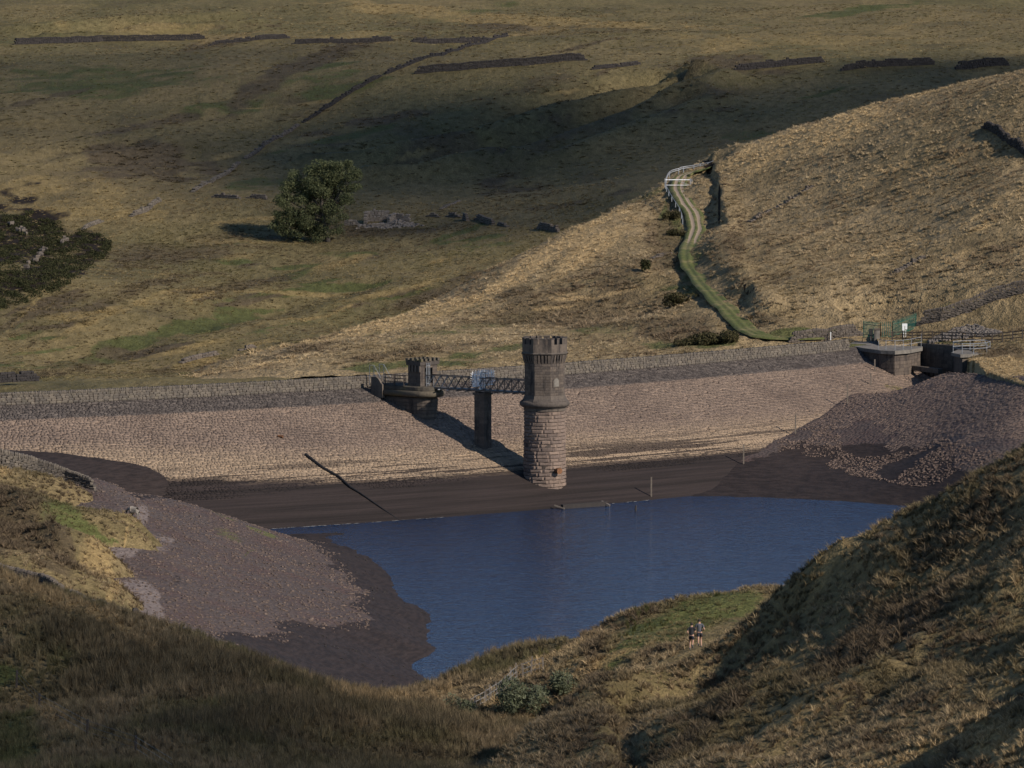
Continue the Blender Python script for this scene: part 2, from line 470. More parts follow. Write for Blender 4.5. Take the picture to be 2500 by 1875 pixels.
# peat edges: ground on the track side cut away
def scarp(sheet, uv, yr, drop, reach, soft=0.5):
    P = [sheet.hit(u, v, *yr) for u, v in uv]; P = np.array([[p.x, p.y] for p in P])
    def f(x, y):
        dm = np.full(x.shape, 1e9); sg = np.zeros(x.shape); end = np.ones(x.shape)
        for i in range(len(P) - 1):
            d = P[i + 1] - P[i]; L = np.hypot(*d); d = d / L
            t = (x - P[i, 0]) * d[0] + (y - P[i, 1]) * d[1]; s = -(x - P[i, 0]) * d[1] + (y - P[i, 1]) * d[0]
            tc = np.clip(t, 0, L); dist = np.hypot(x - P[i, 0] - d[0] * tc, y - P[i, 1] - d[1] * tc)
            k = dist < dm; dm = np.where(k, dist, dm); sg = np.where(k, s, sg)
            e = np.ones(x.shape)
            if i == 0: e = np.where(t < 0, np.exp(-(t / 3.0) ** 2), e)
            if i == len(P) - 2: e = np.where(t > L, np.exp(-((t - L) / 3.0) ** 2), e)
            end = np.where(k, e, end)
        return -drop * np.clip(sg / soft, 0, 1) * np.exp(-(dm / reach) ** 2) * end
    return f
track_uv = [(2010, 822), (1900, 823), (1845, 812), (1800, 775), (1760, 732), (1722, 690), (1693, 650), (1682, 615), (1690, 580), (1700, 545), (1693, 515), (1672, 485), (1658, 460), (1660, 438), (1680, 420), (1710, 408), (1738, 398)]
TRK = [spur.hit(u, v, *yrS) for u, v in track_uv]
_tk = np.array([[p.x, p.y] for p in TRK])
def track_dist(x, y):
    dm = np.full(np.shape(x), 1e9)
    for i in range(len(_tk) - 1):
        d = _tk[i + 1] - _tk[i]; L = np.hypot(*d); d = d / max(L, 1e-6)
        t = np.clip((x - _tk[i, 0]) * d[0] + (y - _tk[i, 1]) * d[1], 0, L)
        dm = np.minimum(dm, np.hypot(x - _tk[i, 0] - d[0] * t, y - _tk[i, 1] - d[1] * t))
    return dm
def trk_bed(x, y):
    dm = track_dist(x, y)
    return -0.30 * np.exp(-(dm / 2.6) ** 4)
def trk_bank(x, y):        # bank on the uphill (right) side
    dm = track_dist(x, y); xl = np.interp(y, _tk[3:, 1], _tk[3:, 0])
    return np.where(x > xl, 0.8, -0.12) * np.exp(-((dm - 4.2) / 2.0) ** 2) * ((y > 612) & (y < 752))
spur.extra = [trk_bed, trk_bank,
    scarp(spur, [(1774, 548), (1766, 532), (1768, 516), (1755, 498), (1763, 478), (1753, 458), (1760, 440), (1746, 424), (1742, 405)], yrS, 1.5, 2.6),
    scarp(spur, [(1840, 735), (1838, 706), (1790, 712)], yrS, 1.1, 2.2),
    groove(spur, [(2080, 752), (2160, 742), (2210, 738), (2260, 735)], yrS, 1.4, 1.6, 0.4),
    groove(spur, [(2280, 730), (2320, 722)], yrS, 1.3, 1.8, 0.4),
    groove(spur, [(1560, 470), (1640, 540), (1650, 640)], yrS, 0.8, 4.0, 0.3)]
X, Y = fan(556, 815, 420, -200, 3100, 470)
spur.extra.append(lambda x, y: -np.clip(np.interp(x, [-60, 30, 43, 50, 60, 90], [-60, 30, 43, 50, 60, 90]) * 0 + np.where(x < 30, crest(np.minimum(x, 30)) + 5, np.interp(x, [30, 43, 50, 60, 75], [float(crest(30)) + 5, 598, 600, 594, 584])) - y, 0, 20) * 0.6)
Zs = spur.z(X, Y)
me = grid_mesh("spur_hillside", X, Y, Zs)
B = Blobs()
def sb(u, v, ru, rv, ch, wt, ang=0): B.add(spur, u, v, ru, rv, ch, wt, yrS, ang)
sb(1990, 320, 330, 60, STR, 0.9, 18); sb(1300, 640, 360, 26, STR, 1.0, 28); sb(1500, 735, 170, 60, RSH, .6, 20); sb(1350, 770, 240, 40, RSH, .75, 14); sb(1150, 800, 220, 24, GRN, .6, 12); sb(1450, 810, 200, 20, GRN, .5, 8); sb(900, 800, 300, 16, STR, 0.95, 20); sb(400, 925, 300, 10, STR, 0.95, 8); sb(1450, 600, 150, 30, STR, .7, 30)
sb(1650, 800, 110, 40, RSH, 0.9); sb(1480, 760, 160, 40, RSH, 0.7); sb(1250, 770, 200, 26, RSH, 0.7, 12); sb(1000, 860, 240, 20, RSH, .65, 8); sb(2050, 600, 300, 40, RSH, 0.35, 20); sb(2300, 430, 200, 40, RSH, 0.3, 22)
sb(2300, 660, 260, 30, RSH, 0.45, 16); sb(1620, 600, 50, 80, RSH, 0.8); sb(1790, 600, 30, 60, RSH, .6); sb(1840, 790, 120, 14, RSH, .6)
sb(1000, 890, 260, 14, GRN, 0.85, 5); sb(1180, 860, 200, 14, GRN, 0.7, 8); sb(1640, 560, 40, 110, GRN, .75, 0); sb(1680, 660, 50, 80, GRN, .6, 20); sb(1660, 840, 160, 12, GRN, .8); sb(1960, 815, 140, 14, GRN, 0.8); sb(1580, 480, 60, 20, GRN, .5, 30)
sb(2350, 750, 160, 18, GRN, .5, 15); sb(1640, 500, 14, 40, RSH, 1.0); sb(1300, 700, 260, 12, GRN, .35, 20)
sb(1756, 490, 5, 60, PEAT_DARK, .9); sb(1735, 418, 26, 8, PEAT_DARK, .8, 20); sb(1822, 710, 30, 5, PEAT_DARK, .8); sb(2170, 742, 70, 2, PEAT_DARK, .6, 5); sb(2300, 726, 24, 2, PEAT_DARK, .6)  # peat on the cut edges; thin hollows painted near black for their shadow
_r = random.Random(78)
for k in range(50):
    u_ = _r.uniform(500, 1650); v_ = 880 - (u_ - 500) * .12 - _r.uniform(0, 90)
    sb(u_, v_, _r.uniform(40, 130), _r.uniform(4, 10), _r.choice((STR, STR, RSH, RSH, GRN)), _r.uniform(.4, .85), _r.uniform(6, 18))
for k in range(30):
    sb(_r.uniform(1800, 2500), _r.uniform(330, 740), _r.uniform(40, 160), _r.uniform(5, 14), _r.choice((STR, STR, RSH)), _r.uniform(.3, .65), _r.uniform(14, 30))
B.paint(me, X, Y, 'spur')
tag(link("spur_hillside", me, M['moor_spur']), "straw coloured grassy spur sloping down behind the dam crest", kind="structure")

# ---- dam: crest line in plan
DAM_M = 2.5; CREST_Z = 0.2
_xs = np.linspace(-85, 43.5, 260)
_cl = np.stack([_xs, crest(_xs)], 1)
_seg = np.r_[0, np.cumsum(np.hypot(*np.diff(_cl, axis=0).T))]
DAM_L = _seg[-1]
def dam_pt(t, w):
    """point on the upstream face: t metres along the crest, w metres out in plan"""
    x = np.interp(t, _seg, _cl[:, 0]); y = np.interp(t, _seg, _cl[:, 1])
    s = np.polyval(np.polyder(cpoly), x); L = np.hypot(1, s)
    return x + w * s / L, y - w / L, CREST_Z - w / DAM_M
def dam_t(x):      # t of a crest x
    return float(np.interp(x, _cl[:, 0], _seg))
def dam_hit(u, v):
    best = None
    d = ray(u, v)
    ts = np.linspace(0, DAM_L, 500); ws = np.linspace(0, 42, 200)
    T, W = np.meshgrid(ts, ws, indexing='ij'); x, y, z = dam_pt(T, W)
    uu = 1250 + FPX * x / (y * CP - (z - CAMZ) * SP); vv = 937.5 - FPX * (y * SP + (z - CAMZ) * CP) / (y * CP - (z - CAMZ) * SP)
    k = np.argmin((uu - u) ** 2 + (vv - v) ** 2)
    i, j = np.unravel_index(k, T.shape)
    return Vector((x[i, j], y[i, j], z[i, j])), float(T[i, j]), float(W[i, j])

# ---- reservoir bed: shores, mud, promontory, pitched bank to the right
WATER_Z = -11.0
bed_src = [Pz(*p) for p in [
    (700, 1304, -11), (790, 1313, -11), (870, 1350, -11), (949, 1413, -11), (989, 1469, -11), (1045, 1548, -11), (1006, 1627, -11), (1062, 1672, -11),
    (1300, 1450, -13.5), (1500, 1350, -13.5), (1250, 1300, -12.0), (1700, 1300, -12.6), (1900, 1380, -13), (1150, 1600, -12.5), (1700, 1520, -12.6), (2050, 1290, -12.2),
    (330, 1290, -3.0), (215, 1375, -3.0), (300, 1420, -3.3), (310, 1475, -3.5), (470, 1560, -4.2), (560, 1600, -4.5), (700, 1660, -7.0), (880, 1710, -9.5),
    (500, 1400, -5.2), (700, 1420, -7.4), (620, 1560, -6.8), (800, 1600, -8.6), (820, 1420, -8.8), (890, 1450, -9.4), (950, 1540, -9.5), (900, 1620, -9.4), (400, 1350, -3.4), (550, 1320, -6.2), (450, 1280, -4.6),
    (330, 1240, -3.4), (240, 1205, -2.8),
    (1850, 1213, -11), (2230, 1238, -11), (2100, 1228, -11),
     (2170, 905, -1.7), (2220, 905, -1.7), (2270, 904, -1.4), (2335, 897, -0.1), (2500, 938, 0.0), (2250, 1100, -7.0), (2250, 1000, -3.8), (2400, 1150, -7.3), (2000, 1120, -8.6), (1850, 1160, -9.6), (2450, 1050, -3.9), (2800, 1010, 0.0), (2800, 1150, -6), (2500, 1330, -12), (2800, 1350, -12), (2300, 1450, -13), (2700, 1600, -13)]]
bed_src += [Py(440, 1226, 452), Py(600, 1291, 470), Py(300, 1188, 438), below(440, 1226, 478, 2.6), below(600, 1291, 490, 2.4), below(300, 1188, 470, 1.4), below(200, 1160, 480, 1.2),
            Py(130, 1122, 494), Py(300, 1142, 497), Py(430, 1160, 500), Py(-200, 1100, 490), Py(-200, 1250, 430), Py(-200, 1400, 380)]
for u in (700, 1000, 1330, 1600): 
    p, t, w = dam_hit(u, 1245); bed_src.append(Vector((p.x, p.y, -11.3)))
    bed_src.append(Vector((p.x - 6, p.y + 9, -11.8)))
for (u_, v_) in ((2130, 907), (2088, 945), (2045, 988), (1975, 1032), (1900, 1072), (1820, 1115)):
    bed_src.append(dam_hit(u_, v_)[0] - Vector((0, 0, 0.55 if v_ < 950 else 0.0)))
for (u_, v_) in ((1990, 1000), (1900, 1040), (1800, 1085)):
    q_ = dam_hit(u_, v_)[0]; bed_src.append(q_ - Vector((0, 0, 0.8)))
bed_src += [Vector((41.5, 576, -5.2)), Vector((45, 576, -4.6)), Vector((49, 573, -2.6))]
bed = Sheet(bed_src, 0.0003, bump=[(14, 14, 0.22, 51, 3), (2.2, 2.2, 0.10, 52, 2), (0.7, 0.7, 0.06, 57, 2)])

def bed_clip(x, y):
    """under the dam and behind the bank's shoulder the bed drops out of sight"""
    lim = np.where(x < 43, crest(np.minimum(x, 43)) - 3.0, np.interp(x, [43, 46, 49, 57, 80], [570, 568, 562, 538, 500]))
    return -np.clip(y - lim, 0, 12) * 1.6
bed.extra = [bed_clip]
# bed material: stony shelf, wet mud, dried mud, algae
def make_bed():
    m, nt, b = new_mat("reservoir_bed"); n = N(nt); p = n.pos()
    cov = n.attr("cover"); cs = n.node("ShaderNodeSeparateColor"); n.link(cov.outputs["Color"], cs.inputs[0])
    stone, mud, dry, alg = cs.outputs[0], cs.outputs[1], cs.outputs[2], cov.outputs["Alpha"]
    v1 = n.voro(p, 2.6); v2 = n.voro(p, 5.5)
    nz = n.noise(p, 0.22, 4, 0.6); nf = n.noise(p, 1.6, 4, 0.65)
    scol = n.mix(v1.outputs["Color"], (0.084, 0.063, 0.052), (0.127, 0.096, 0.079))
    scol = n.mix(n.ramp(nz, 0.4, 0.7), scol, n.mix(1.0, scol, (1.0, 0.78, 0.74), 'MULTIPLY'))
    crack = n.ramp(v1.outputs["Distance"], 0.18, 0.42)
    scol = n.mix(n.math('MULTIPLY', crack, 0.65), scol, (0.045, 0.036, 0.034))
    dcol = n.mix(nf, (0.165, 0.132, 0.115), (0.130, 0.102, 0.090))
    sx = n.sep(p)
    lin = n.noise(n.scale(p, (0.6, 0.6, 9.0)), 1.0, 3, 0.6)
    mcol = n.mix(n.ramp(lin, 0.3, 0.7), (0.017, 0.013, 0.0115), (0.032, 0.024, 0.021))
    mcol = n.mix(n.ramp(nf, 0.3, 0.8), mcol, n.mix(1.0, mcol, (1.25, 1.15, 1.1), 'MULTIPLY'))
    jig = n.math('MULTIPLY', n.math('SUBTRACT', nf, 0.5), 1.1)
    col = n.mix(n.ramp(n.math('ADD', dry, jig), 0.3, 0.6), scol, dcol)
    mm = n.ramp(n.math('ADD', mud, jig), 0.38, 0.55)
    col = n.mix(mm, col, mcol)
    col = n.mix(n.math('MULTIPLY', n.ramp(n.math('ADD', alg, jig), 0.35, 0.8), 0.8), col, (0.085, 0.088, 0.026))
    n.link(col, b.inputs["Base Color"])
    h = n.math('ADD', n.math('MULTIPLY', v1.outputs["Distance"], n.math('SUBTRACT', 1.0, n.math('MULTIPLY', mm, 0.85))), n.math('MULTIPLY', nf, 0.5))
    n.link(n.bump(h, 0.55, 0.25), b.inputs["Normal"])
    b.inputs["Roughness"].default_value = 0.85
    return m
M['bed'] = make_bed()
X, Y = fan(335, 600, 430, -150, 2750, 460)
Zb = bed.z(X, Y)
me = grid_mesh("reservoir_bed", X, Y, Zb)
B = Blobs()
yrB = (330, 600)
def bb(u, v, ru, rv, ch, wt, ang=0): B.add(bed, u, v, ru, rv, ch, wt, yrB, ang)
STN, MUD, DRY, ALG = 0, 1, 2, 3
bb(280, 1345, 110, 26, DRY, 1.0, 0); bb(390, 1330, 60, 40, DRY, .8); bb(335, 1480, 60, 50, DRY, 1.0, -20); bb(345, 1270, 26, 40, DRY, .8)
bb(640, 1300, 45, 6, ALG, 1, -20); bb(500, 1240, 90, 7, ALG, .9, -20); bb(610, 1345, 26, 6, ALG, .7); bb(330, 1200, 60, 5, ALG, .5, -10)
bb(430, 1420, 18, 20, MUD, .5)
B.paint(me, X, Y, 'bed')
# mud follows the falling waterline: everything just above the water is wet
cov = np.zeros(X.size * 4, np.float32); me.attributes["cover"].data.foreach_get("color", cov); cov = cov.reshape(-1, 4)
xf, yf, zf = X.ravel(), Y.ravel(), Zb.ravel()
left = xf < 5
lim = np.where(left, np.interp(yf, [345, 366, 397, 419, 480], [-5.0, -6.0, -8.5, -9.3, -9.6]), -7.6) + fbm(xf / 9, yf / 9, 77, 4) * 2.2
back = left & (yf > np.interp(xf, [-52, -36, -30, -25, -20], [425, 443, 455, 468, 482]))      # hollow between promontory and dam
cov[:, 1] = np.maximum(cov[:, 1], np.clip((lim - zf) * 1.6 + 0.5, 0, 1.4))
cov[:, 1] = np.maximum(cov[:, 1], np.where(back, np.clip((yf - np.interp(xf, [-52, -36, -30, -25, -20], [425, 443, 455, 468, 482])) / 6, 0, 1), 0))
cov[:, 3] = np.where(cov[:, 1] > 0.9, 0, cov[:, 3])
me.attributes["cover"].data.foreach_set("color", cov.ravel())
tag(link("reservoir_bed", me, M['bed']), "exposed stony reservoir bed with dark wet mud by the water", kind="structure")

# ---- water
def make_water():
    m, nt, b = new_mat("water"); n = N(nt); p = n.pos()
    b.inputs["Base Color"].default_value = (0.006, 0.019, 0.050, 1)
    b.inputs["Roughness"].default_value = 0.06
    b.inputs["IOR"].default_value = 1.33
    b.inputs["Specular IOR Level"].default_value = 0.5
    w1 = n.noise(n.scale(p, (0.55, 1.3, 1), R(12)), 1.6, 3, 0.6, 0.4)
    w2 = n.noise(n.scale(p, (0.5, 1.1, 1), R(-6)), 5.0, 2, 0.6)
    w3 = n.noise(n.scale(p, (0.8, 0.55, 1), R(8)), 0.55, 3, 0.6, 0.3)
    h = n.math('ADD', n.math('MULTIPLY', w3, 1.6), n.math('ADD', w1, n.math('MULTIPLY', w2, 0.25)))
    n.link(n.bump(h, 1.0, 0.19), b.inputs["Normal"])
    return m
M['water'] = make_water()
xs = np.linspace(-40, 75, 24); ys = np.linspace(340, 545, 40)
Xw, Yw = np.meshgrid(xs, ys)
me = grid_mesh("water", Xw, Yw, np.full(Xw.shape, WATER_Z))
tag(link("water", me, M['water']), "deep blue rippled water of the half empty reservoir", kind="structure")

# ---- left foreground field
field_pts = [Py(*p) for p in [
    (0, 1875, 272), (300, 1875, 252), (600, 1875, 262), (900, 1875, 272), (1150, 1875, 285), (-300, 1875, 262), (-300, 1700, 310), (-300, 1400, 350),
    (95, 1735, 307), (212, 1800, 275), (400, 1700, 300), (800, 1760, 298), (600, 1650, 312), (1000, 1760, 308),
    (0, 1400, 350), (180, 1475, 345), (400, 1535, 335), (560, 1592, 327), (700, 1642, 325), (840, 1690, 326), (950, 1704, 333), (1010, 1692, 341), (1100, 1662, 350), (1180, 1640, 352),
    (1120, 1740, 318), (1200, 1700, 330), (1300, 1850, 285)]]
field_pts += [below(0, 1395, 362, 1.6), below(180, 1470, 357, 1.6), below(400, 1530, 348, 2.2), below(560, 1588, 341, 2.6), below(700, 1638, 341, 3.2), below(840, 1684, 343, 3.6), below(950, 1698, 352, 4.2), below(1020, 1680, 362, 4.5), below(1120, 1650, 370, 5), below(-300, 1400, 362, 1.5),
              Vector((-30, 230, 5.0)), Vector((0, 230, 4.0)), Vector((-22, 376, -7.0)), Vector((-10, 385, -13)), Vector((0, 390, -13)), Vector((-40, 380, -4))]
field = Sheet(field_pts, 0.0004, bump=[(9, 9, 0.5, 61, 3), (1.8, 1.8, 0.2, 64, 2)])
X, Y = fan(238, 378, 300, -200, 1500, 280)
Zl = field.z(X, Y)
me = grid_mesh("rushy_field", X, Y, Zl)
B = Blobs(); yrL = (240, 365)
def lb(u, v, ru, rv, ch, wt, ang=0): B.add(field, u, v, ru, rv, ch, wt, yrL, ang)
lb(90, 1440, 120, 22, STR, 1, -20); lb(240, 1500, 120, 20, STR, .9, -28); lb(330, 1560, 60, 22, STR, .7, -35); lb(150, 1780, 90, 16, STR, 1, -35); lb(60, 1700, 60, 20, STR, .6, -30); lb(960, 1712, 130, 14, STR, 1, 5); lb(1080, 1690, 80, 14, STR, .8, 15)
lb(420, 1640, 360, 60, RSH, .9, -10); lb(700, 1750, 330, 70, RSH, .8); lb(20, 1650, 70, 40, GRN, .8); lb(160, 1600, 40, 30, GRN, .6); lb(40, 1850, 90, 30, GRN, .7); lb(500, 1730, 60, 20, GRN, .5); lb(1040, 1780, 110, 30, RSH, .8)
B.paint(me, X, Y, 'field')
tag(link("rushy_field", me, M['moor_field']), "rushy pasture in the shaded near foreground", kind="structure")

# ---- knoll by the left shore
kn = [Py(*p) for p in [
    (0, 1140, 428), (120, 1170, 432), (240, 1212, 430), (-200, 1100, 425), (330, 1285, 404), (322, 1250, 412), (250, 1330, 390), (200, 1372, 381), (130, 1300, 394), (160, 1240, 410), (40, 1200, 408),
    (0, 1190, 404), (100, 1262, 396), (0, 1260, 385), (100, 1330, 378), (0, 1330, 368), (150, 1380, 370), (240, 1400, 372), (290, 1425, 372), (300, 1470, 362), (200, 1440, 360), (60, 1370, 360), (-200, 1330, 362), (-200, 1180, 400), (330, 1500, 352), (420, 1550, 342), (240, 1475, 352)]]
kn += [below(330, 1285, 418, 3.4), below(345, 1270, 408, 2.5), below(300, 1225, 432, 2.2), below(240, 1212, 445, 2.5), below(0, 1120, 445, 2.5), below(315, 1440, 378, 2.4), below(345, 1480, 362, 2.4), below(290, 1360, 395, 3.2), below(-200, 1090, 440, 2), below(450, 1570, 350, 2.5), below(380, 1520, 358, 2.5)]
kn += [Py(0, 1400, 352) - Vector((0, 0, 1.4)), Py(180, 1475, 347) - Vector((0, 0, 1.2)), Py(400, 1535, 337) - Vector((0, 0, 1.2)), Py(-200, 1390, 352) - Vector((0, 0, 1.4)), Py(0, 1440, 325) - Vector((0, 0, 4)), Py(300, 1560, 318) - Vector((0, 0, 4)), Py(-200, 1420, 325) - Vector((0, 0, 4))]
knoll = Sheet(kn, 0.0002, bump=[(6, 6, 0.3, 71, 3), (1.4, 1.4, 0.14, 74, 2)])
knoll.extra = [scarp(knoll, [(205, 1378), (150, 1325), (100, 1262), (50, 1215), (0, 1182), (-120, 1140)], (338, 448), 1.7, 8.0, 2.6)]
X, Y = fan(318, 448, 260, -200, 520, 170)
Zk = knoll.z(X, Y)
me = grid_mesh("shore_knoll", X, Y, Zk)
B = Blobs(); yrK = (340, 448)
def kb(u, v, ru, rv, ch, wt, ang=0): B.add(knoll, u, v, ru, rv, ch, wt, yrK, ang)
kb(170, 1280, 110, 30, GRN, .75, -25); kb(60, 1200, 60, 20, GRN, .9, -25); kb(260, 1320, 60, 14, GRN, .8); kb(250, 1230, 90, 14, STR, .9, -30); kb(310, 1290, 20, 30, STR, .8); kb(10, 1150, 30, 16, STR, .8); kb(240, 1390, 50, 20, STR, .6); kb(280, 1430, 30, 30, STR, .6)
kb(20, 1290, 120, 60, RSH, 1, -30); kb(20, 1330, 70, 30, RSH, 1, -10); kb(120, 1380, 80, 20, RSH, .9, -20); kb(140, 1360, 60, 20, RSH, .9, -30)  # rush tone also paints the scarp's shadow side dark
B.paint(me, X, Y, 'knoll')
tag(link("shore_knoll", me, M['moor_near']), "grassy knoll jutting into the dry reservoir bed", kind="structure")

# ---- terrace with the runners' path and the steep bank to the right
rp = [Py(*p) for p in [
    (1690, 1590, 318), (1650, 1560, 325), (1800, 1500, 338), (1900, 1452, 349), (1600, 1480, 344), (1500, 1508, 341), (1380, 1590, 338), (1280, 1630, 338), (1200, 1662, 336), (1140, 1742, 318), (1250, 1710, 318), (1400, 1640, 320), (1550, 1560, 326),
    (1190, 1875, 266), (1290, 1778, 271), (1420, 1672, 283), (1480, 1655, 287), (1560, 1690, 291), (1640, 1668, 298), (1690, 1632, 303), (1690, 1690, 284), (1610, 1712, 281), (1775, 1662, 281), (1350, 1800, 267),
    (1750, 1612, 302), (1850, 1508, 298), (2000, 1362, 291), (2200, 1262, 290), (2500, 1100, 284), (2500, 1300, 271), (2500, 1500, 250), (2500, 1700, 221), (2500, 1875, 197),
    (2200, 1875, 212), (1900, 1875, 228), (1500, 1875, 252), (2000, 1600, 270), (2200, 1500, 263), (1700, 1720, 274), (1850, 1700, 260), (2300, 1700, 231), (2100, 1750, 237), (1600, 1800, 259),
    (2900, 900, 278), (2900, 1300, 245), (2900, 1875, 180)]]
rp += [below(1900, 1448, 366, 5), below(1600, 1476, 360, 5), below(1500, 1504, 357, 5), below(1380, 1585, 354, 5), below(1280, 1625, 354, 5), below(1200, 1655, 353, 5), below(1850, 1500, 312, 2.6), below(2000, 1362, 311, 6.0), below(2200, 1262, 311, 6.5), below(2500, 1100, 305, 7), below(2900, 900, 300, 8), below(1190, 1875, 286, 2.6), below(1290, 1778, 290, 2.4), below(1420, 1672, 300, 2.2),
       below(2000, 1362, 360, 11), below(2300, 1240, 360, 14), below(2600, 1100, 360, 17),
       Vector((36, 200, 24)), Vector((45, 240, 30)), Vector((44, 280, 27)), Vector((20, 160, 15)), Vector((0, 220, 5.0)), Vector((10, 180, 9)), Vector((-12, 262, 0.0)), Vector((-14, 290, -3.5))]
bank = Sheet(rp, 0.0003, bump=[(1.3, 1.3, 0.22, 84, 2)])
bank0 = Sheet(rp, 0.0003)
def hummock(x, y):
    w = np.clip((bank0.z(x, y) - 1.2) / 4.0, 0.1, 1.0)
    return w * (1.2 * fbm(x / 9, y / 13, 81, 3) + 0.7 * fbm(x / 2.6, y / 3.8, 83, 2))
yrR = (175, 375)
def damp(x, y):      # terrace stays smooth
    return 0 * x
bank.extra = [hummock]
bank.extra += [scarp(bank, [(1150, 1910), (1190, 1875), (1290, 1778), (1420, 1672), (1480, 1652)], (240, 372), 1.7, 5.0, 1.0)]
bank.extra += [groove(bank, [(2500, 1470), (2300, 1560), (2100, 1700), (1950, 1800)], yrR, 0.9, 3.0, 0.5),
              groove(bank, [(2050, 1430), (1900, 1510), (1800, 1590), (1650, 1690)], yrR, 0.8, 2.2, 0.5),
              groove(bank, [(1530, 1700), (1535, 1790), (1560, 1875)], yrR, 0.9, 1.0, 0.2)]
X, Y = fan(150, 378, 420, 950, 2800, 360)
Zr = bank.z(X, Y)
me = grid_mesh("foreground_bank", X, Y, Zr)
B = Blobs()
def rb(u, v, ru, rv, ch, wt, ang=0): B.add(bank, u, v, ru, rv, ch, wt, yrR, ang)
rb(1700, 1520, 170, 34, GRN, .8, 14); rb(1560, 1560, 140, 30, GRN, .6, 20); rb(1840, 1480, 80, 14, GRN, .7, 15); rb(1450, 1620, 120, 20, STR, .8, 20); rb(1350, 1600, 120, 20, STR, .7, 25); rb(1220, 1720, 90, 20, STR, .5, 20); rb(1620, 1540, 120, 12, STR, .35, 15)
rb(1950, 1750, 220, 24, STR, 1, 28); rb(2200, 1850, 150, 20, STR, .9, 20); rb(2420, 1800, 120, 60, STR, .9, 20); rb(2450, 1400, 50, 50, STR, .9); rb(2050, 1340, 200, 16, STR, .6, 30); rb(1780, 1560, 120, 12, STR, .7, 28)  # straw grass; its pale tone also stands in for sunlit patches low down
rb(2100, 1560, 300, 80, RSH, .9, 28); rb(1400, 1790, 140, 50, RSH, .6, 30); rb(1800, 1690, 220, 40, RSH, .8, 26); rb(2350, 1300, 180, 60, RSH, .6, 28); rb(1700, 1620, 90, 14, RSH, .7, 20); rb(1450, 1660, 50, 10, RSH, .8)
rb(1530, 1740, 8, 50, PEAT_DARK, .5); rb(2230, 1540, 60, 8, PEAT_DARK, .5, 40)
B.paint(me, X, Y, 'bank')
tag(link("foreground_bank", me, M['moor_near']), "steep tussocky bank and grassy terrace in the near foreground", kind="structure")
# ---- dam face
def dam_colour(n, p, isl=None):
    """weathered pitching by height: dark upper band, pink dried silt, pale silt, wet mud"""
    s = n.sep(p); z = s[2]
    along = n.math('ADD', n.math('MULTIPLY', s[0], 0.75), n.math('MULTIPLY', s[1], 0.66))
    cv = n.node("ShaderNodeCombineXYZ"); n.link(n.math('MULTIPLY', along, 0.04), cv.inputs[0]); n.link(n.math('MULTIPLY', z, 3.0), cv.inputs[1])
    streak = n.noise(cv.outputs[0], 1.0, 5, 0.62)
    nf = n.noise(p, 1.4, 4, 0.65); nb = n.noise(p, 0.12, 4, 0.6)
    zz = n.math('ADD', z, n.math('MULTIPLY', n.math('SUBTRACT', nf, 0.5), 0.9))
    zz = n.math('ADD', zz, n.math('MULTIPLY', n.math('SUBTRACT', streak, 0.5), 1.5))
    zz = n.math('SUBTRACT', zz, n.math('MULTIPLY', n.ramp(s[0], -16.0, -44.0, False), 1.7))
    pink = n.mix(n.ramp(nb, 0.35, 0.65), (0.210, 0.155, 0.115), (0.168, 0.124, 0.094))
    pink = n.mix(n.ramp(nf, 0.3, 0.75), n.mix(1.0, pink, (0.85, 0.85, 0.86), 'MULTIPLY'), pink)
    algae = n.math('MULTIPLY', n.ramp(n.noise(n.scale(p, (1, 1, 0.6)), 0.16, 3, 0.5), 0.66, 0.74), n.math('MULTIPLY', n.ramp(z, -2.2, -2.8), n.ramp(z, -5.6, -4.2)))
    pink = n.mix(n.math('MULTIPLY', algae, n.ramp(nf, .35, .6)), pink, (0.10, 0.085, 0.032))
    sand = n.mix(nf, (0.285, 0.212, 0.140), (0.235, 0.172, 0.116))
    col = n.mix(n.ramp(zz, -4.4, -6.6), pink, sand)
    dark = n.mix(n.ramp(nf, 0.35, 0.7), (0.060, 0.050, 0.044), (0.115, 0.096, 0.082))
    col = n.mix(n.ramp(n.math('ADD', z, n.math('MULTIPLY', n.math('SUBTRACT', nf, 0.5), 0.35)), -1.35, -1.15), col, dark)
    mud = n.mix(n.ramp(streak, 0.3, 0.7), (0.018, 0.014, 0.012), (0.035, 0.026, 0.023))
    mm = n.ramp(zz, -7.65, -7.95)
    lines = n.math('MULTIPLY', n.ramp(n.math('ADD', streak, n.math('MULTIPLY', n.math('SUBTRACT', nf, .5), .12)), 0.495, 0.53), n.ramp(z, -5.2, -6.9))
    lm = n.math('MAXIMUM', mm, n.math('MULTIPLY', lines, 0.85))
    col = n.mix(lm, col, mud)
    return col, nf, mm, streak
def make_dam():
    m, nt, b = new_mat("dam_face"); n = N(nt); p = n.pos()
    col, nf, mm, streak = dam_colour(n, p)
    col = n.mix(n.math('SUBTRACT', 1.0, mm), col, n.mix(1.0, col, (0.6, 0.58, 0.57), 'MULTIPLY'))   # joints between the stones are packed with dark silt
    n.link(col, b.inputs["Base Color"])
    sz_ = n.sep(p)[2]; cz = n.node('ShaderNodeCombineXYZ'); n.link(n.math('MULTIPLY', sz_, 5.0), cz.inputs[1]); n.link(n.math('MULTIPLY', n.sep(p)[0], .08), cz.inputs[0]); ter = n.noise(cz.outputs[0], 1.0, 3, .6)
    n.link(n.bump(n.math('ADD', n.math('ADD', nf, streak), n.math('MULTIPLY', ter, 1.5)), 0.6, 0.14), b.inputs["Normal"])
    return m
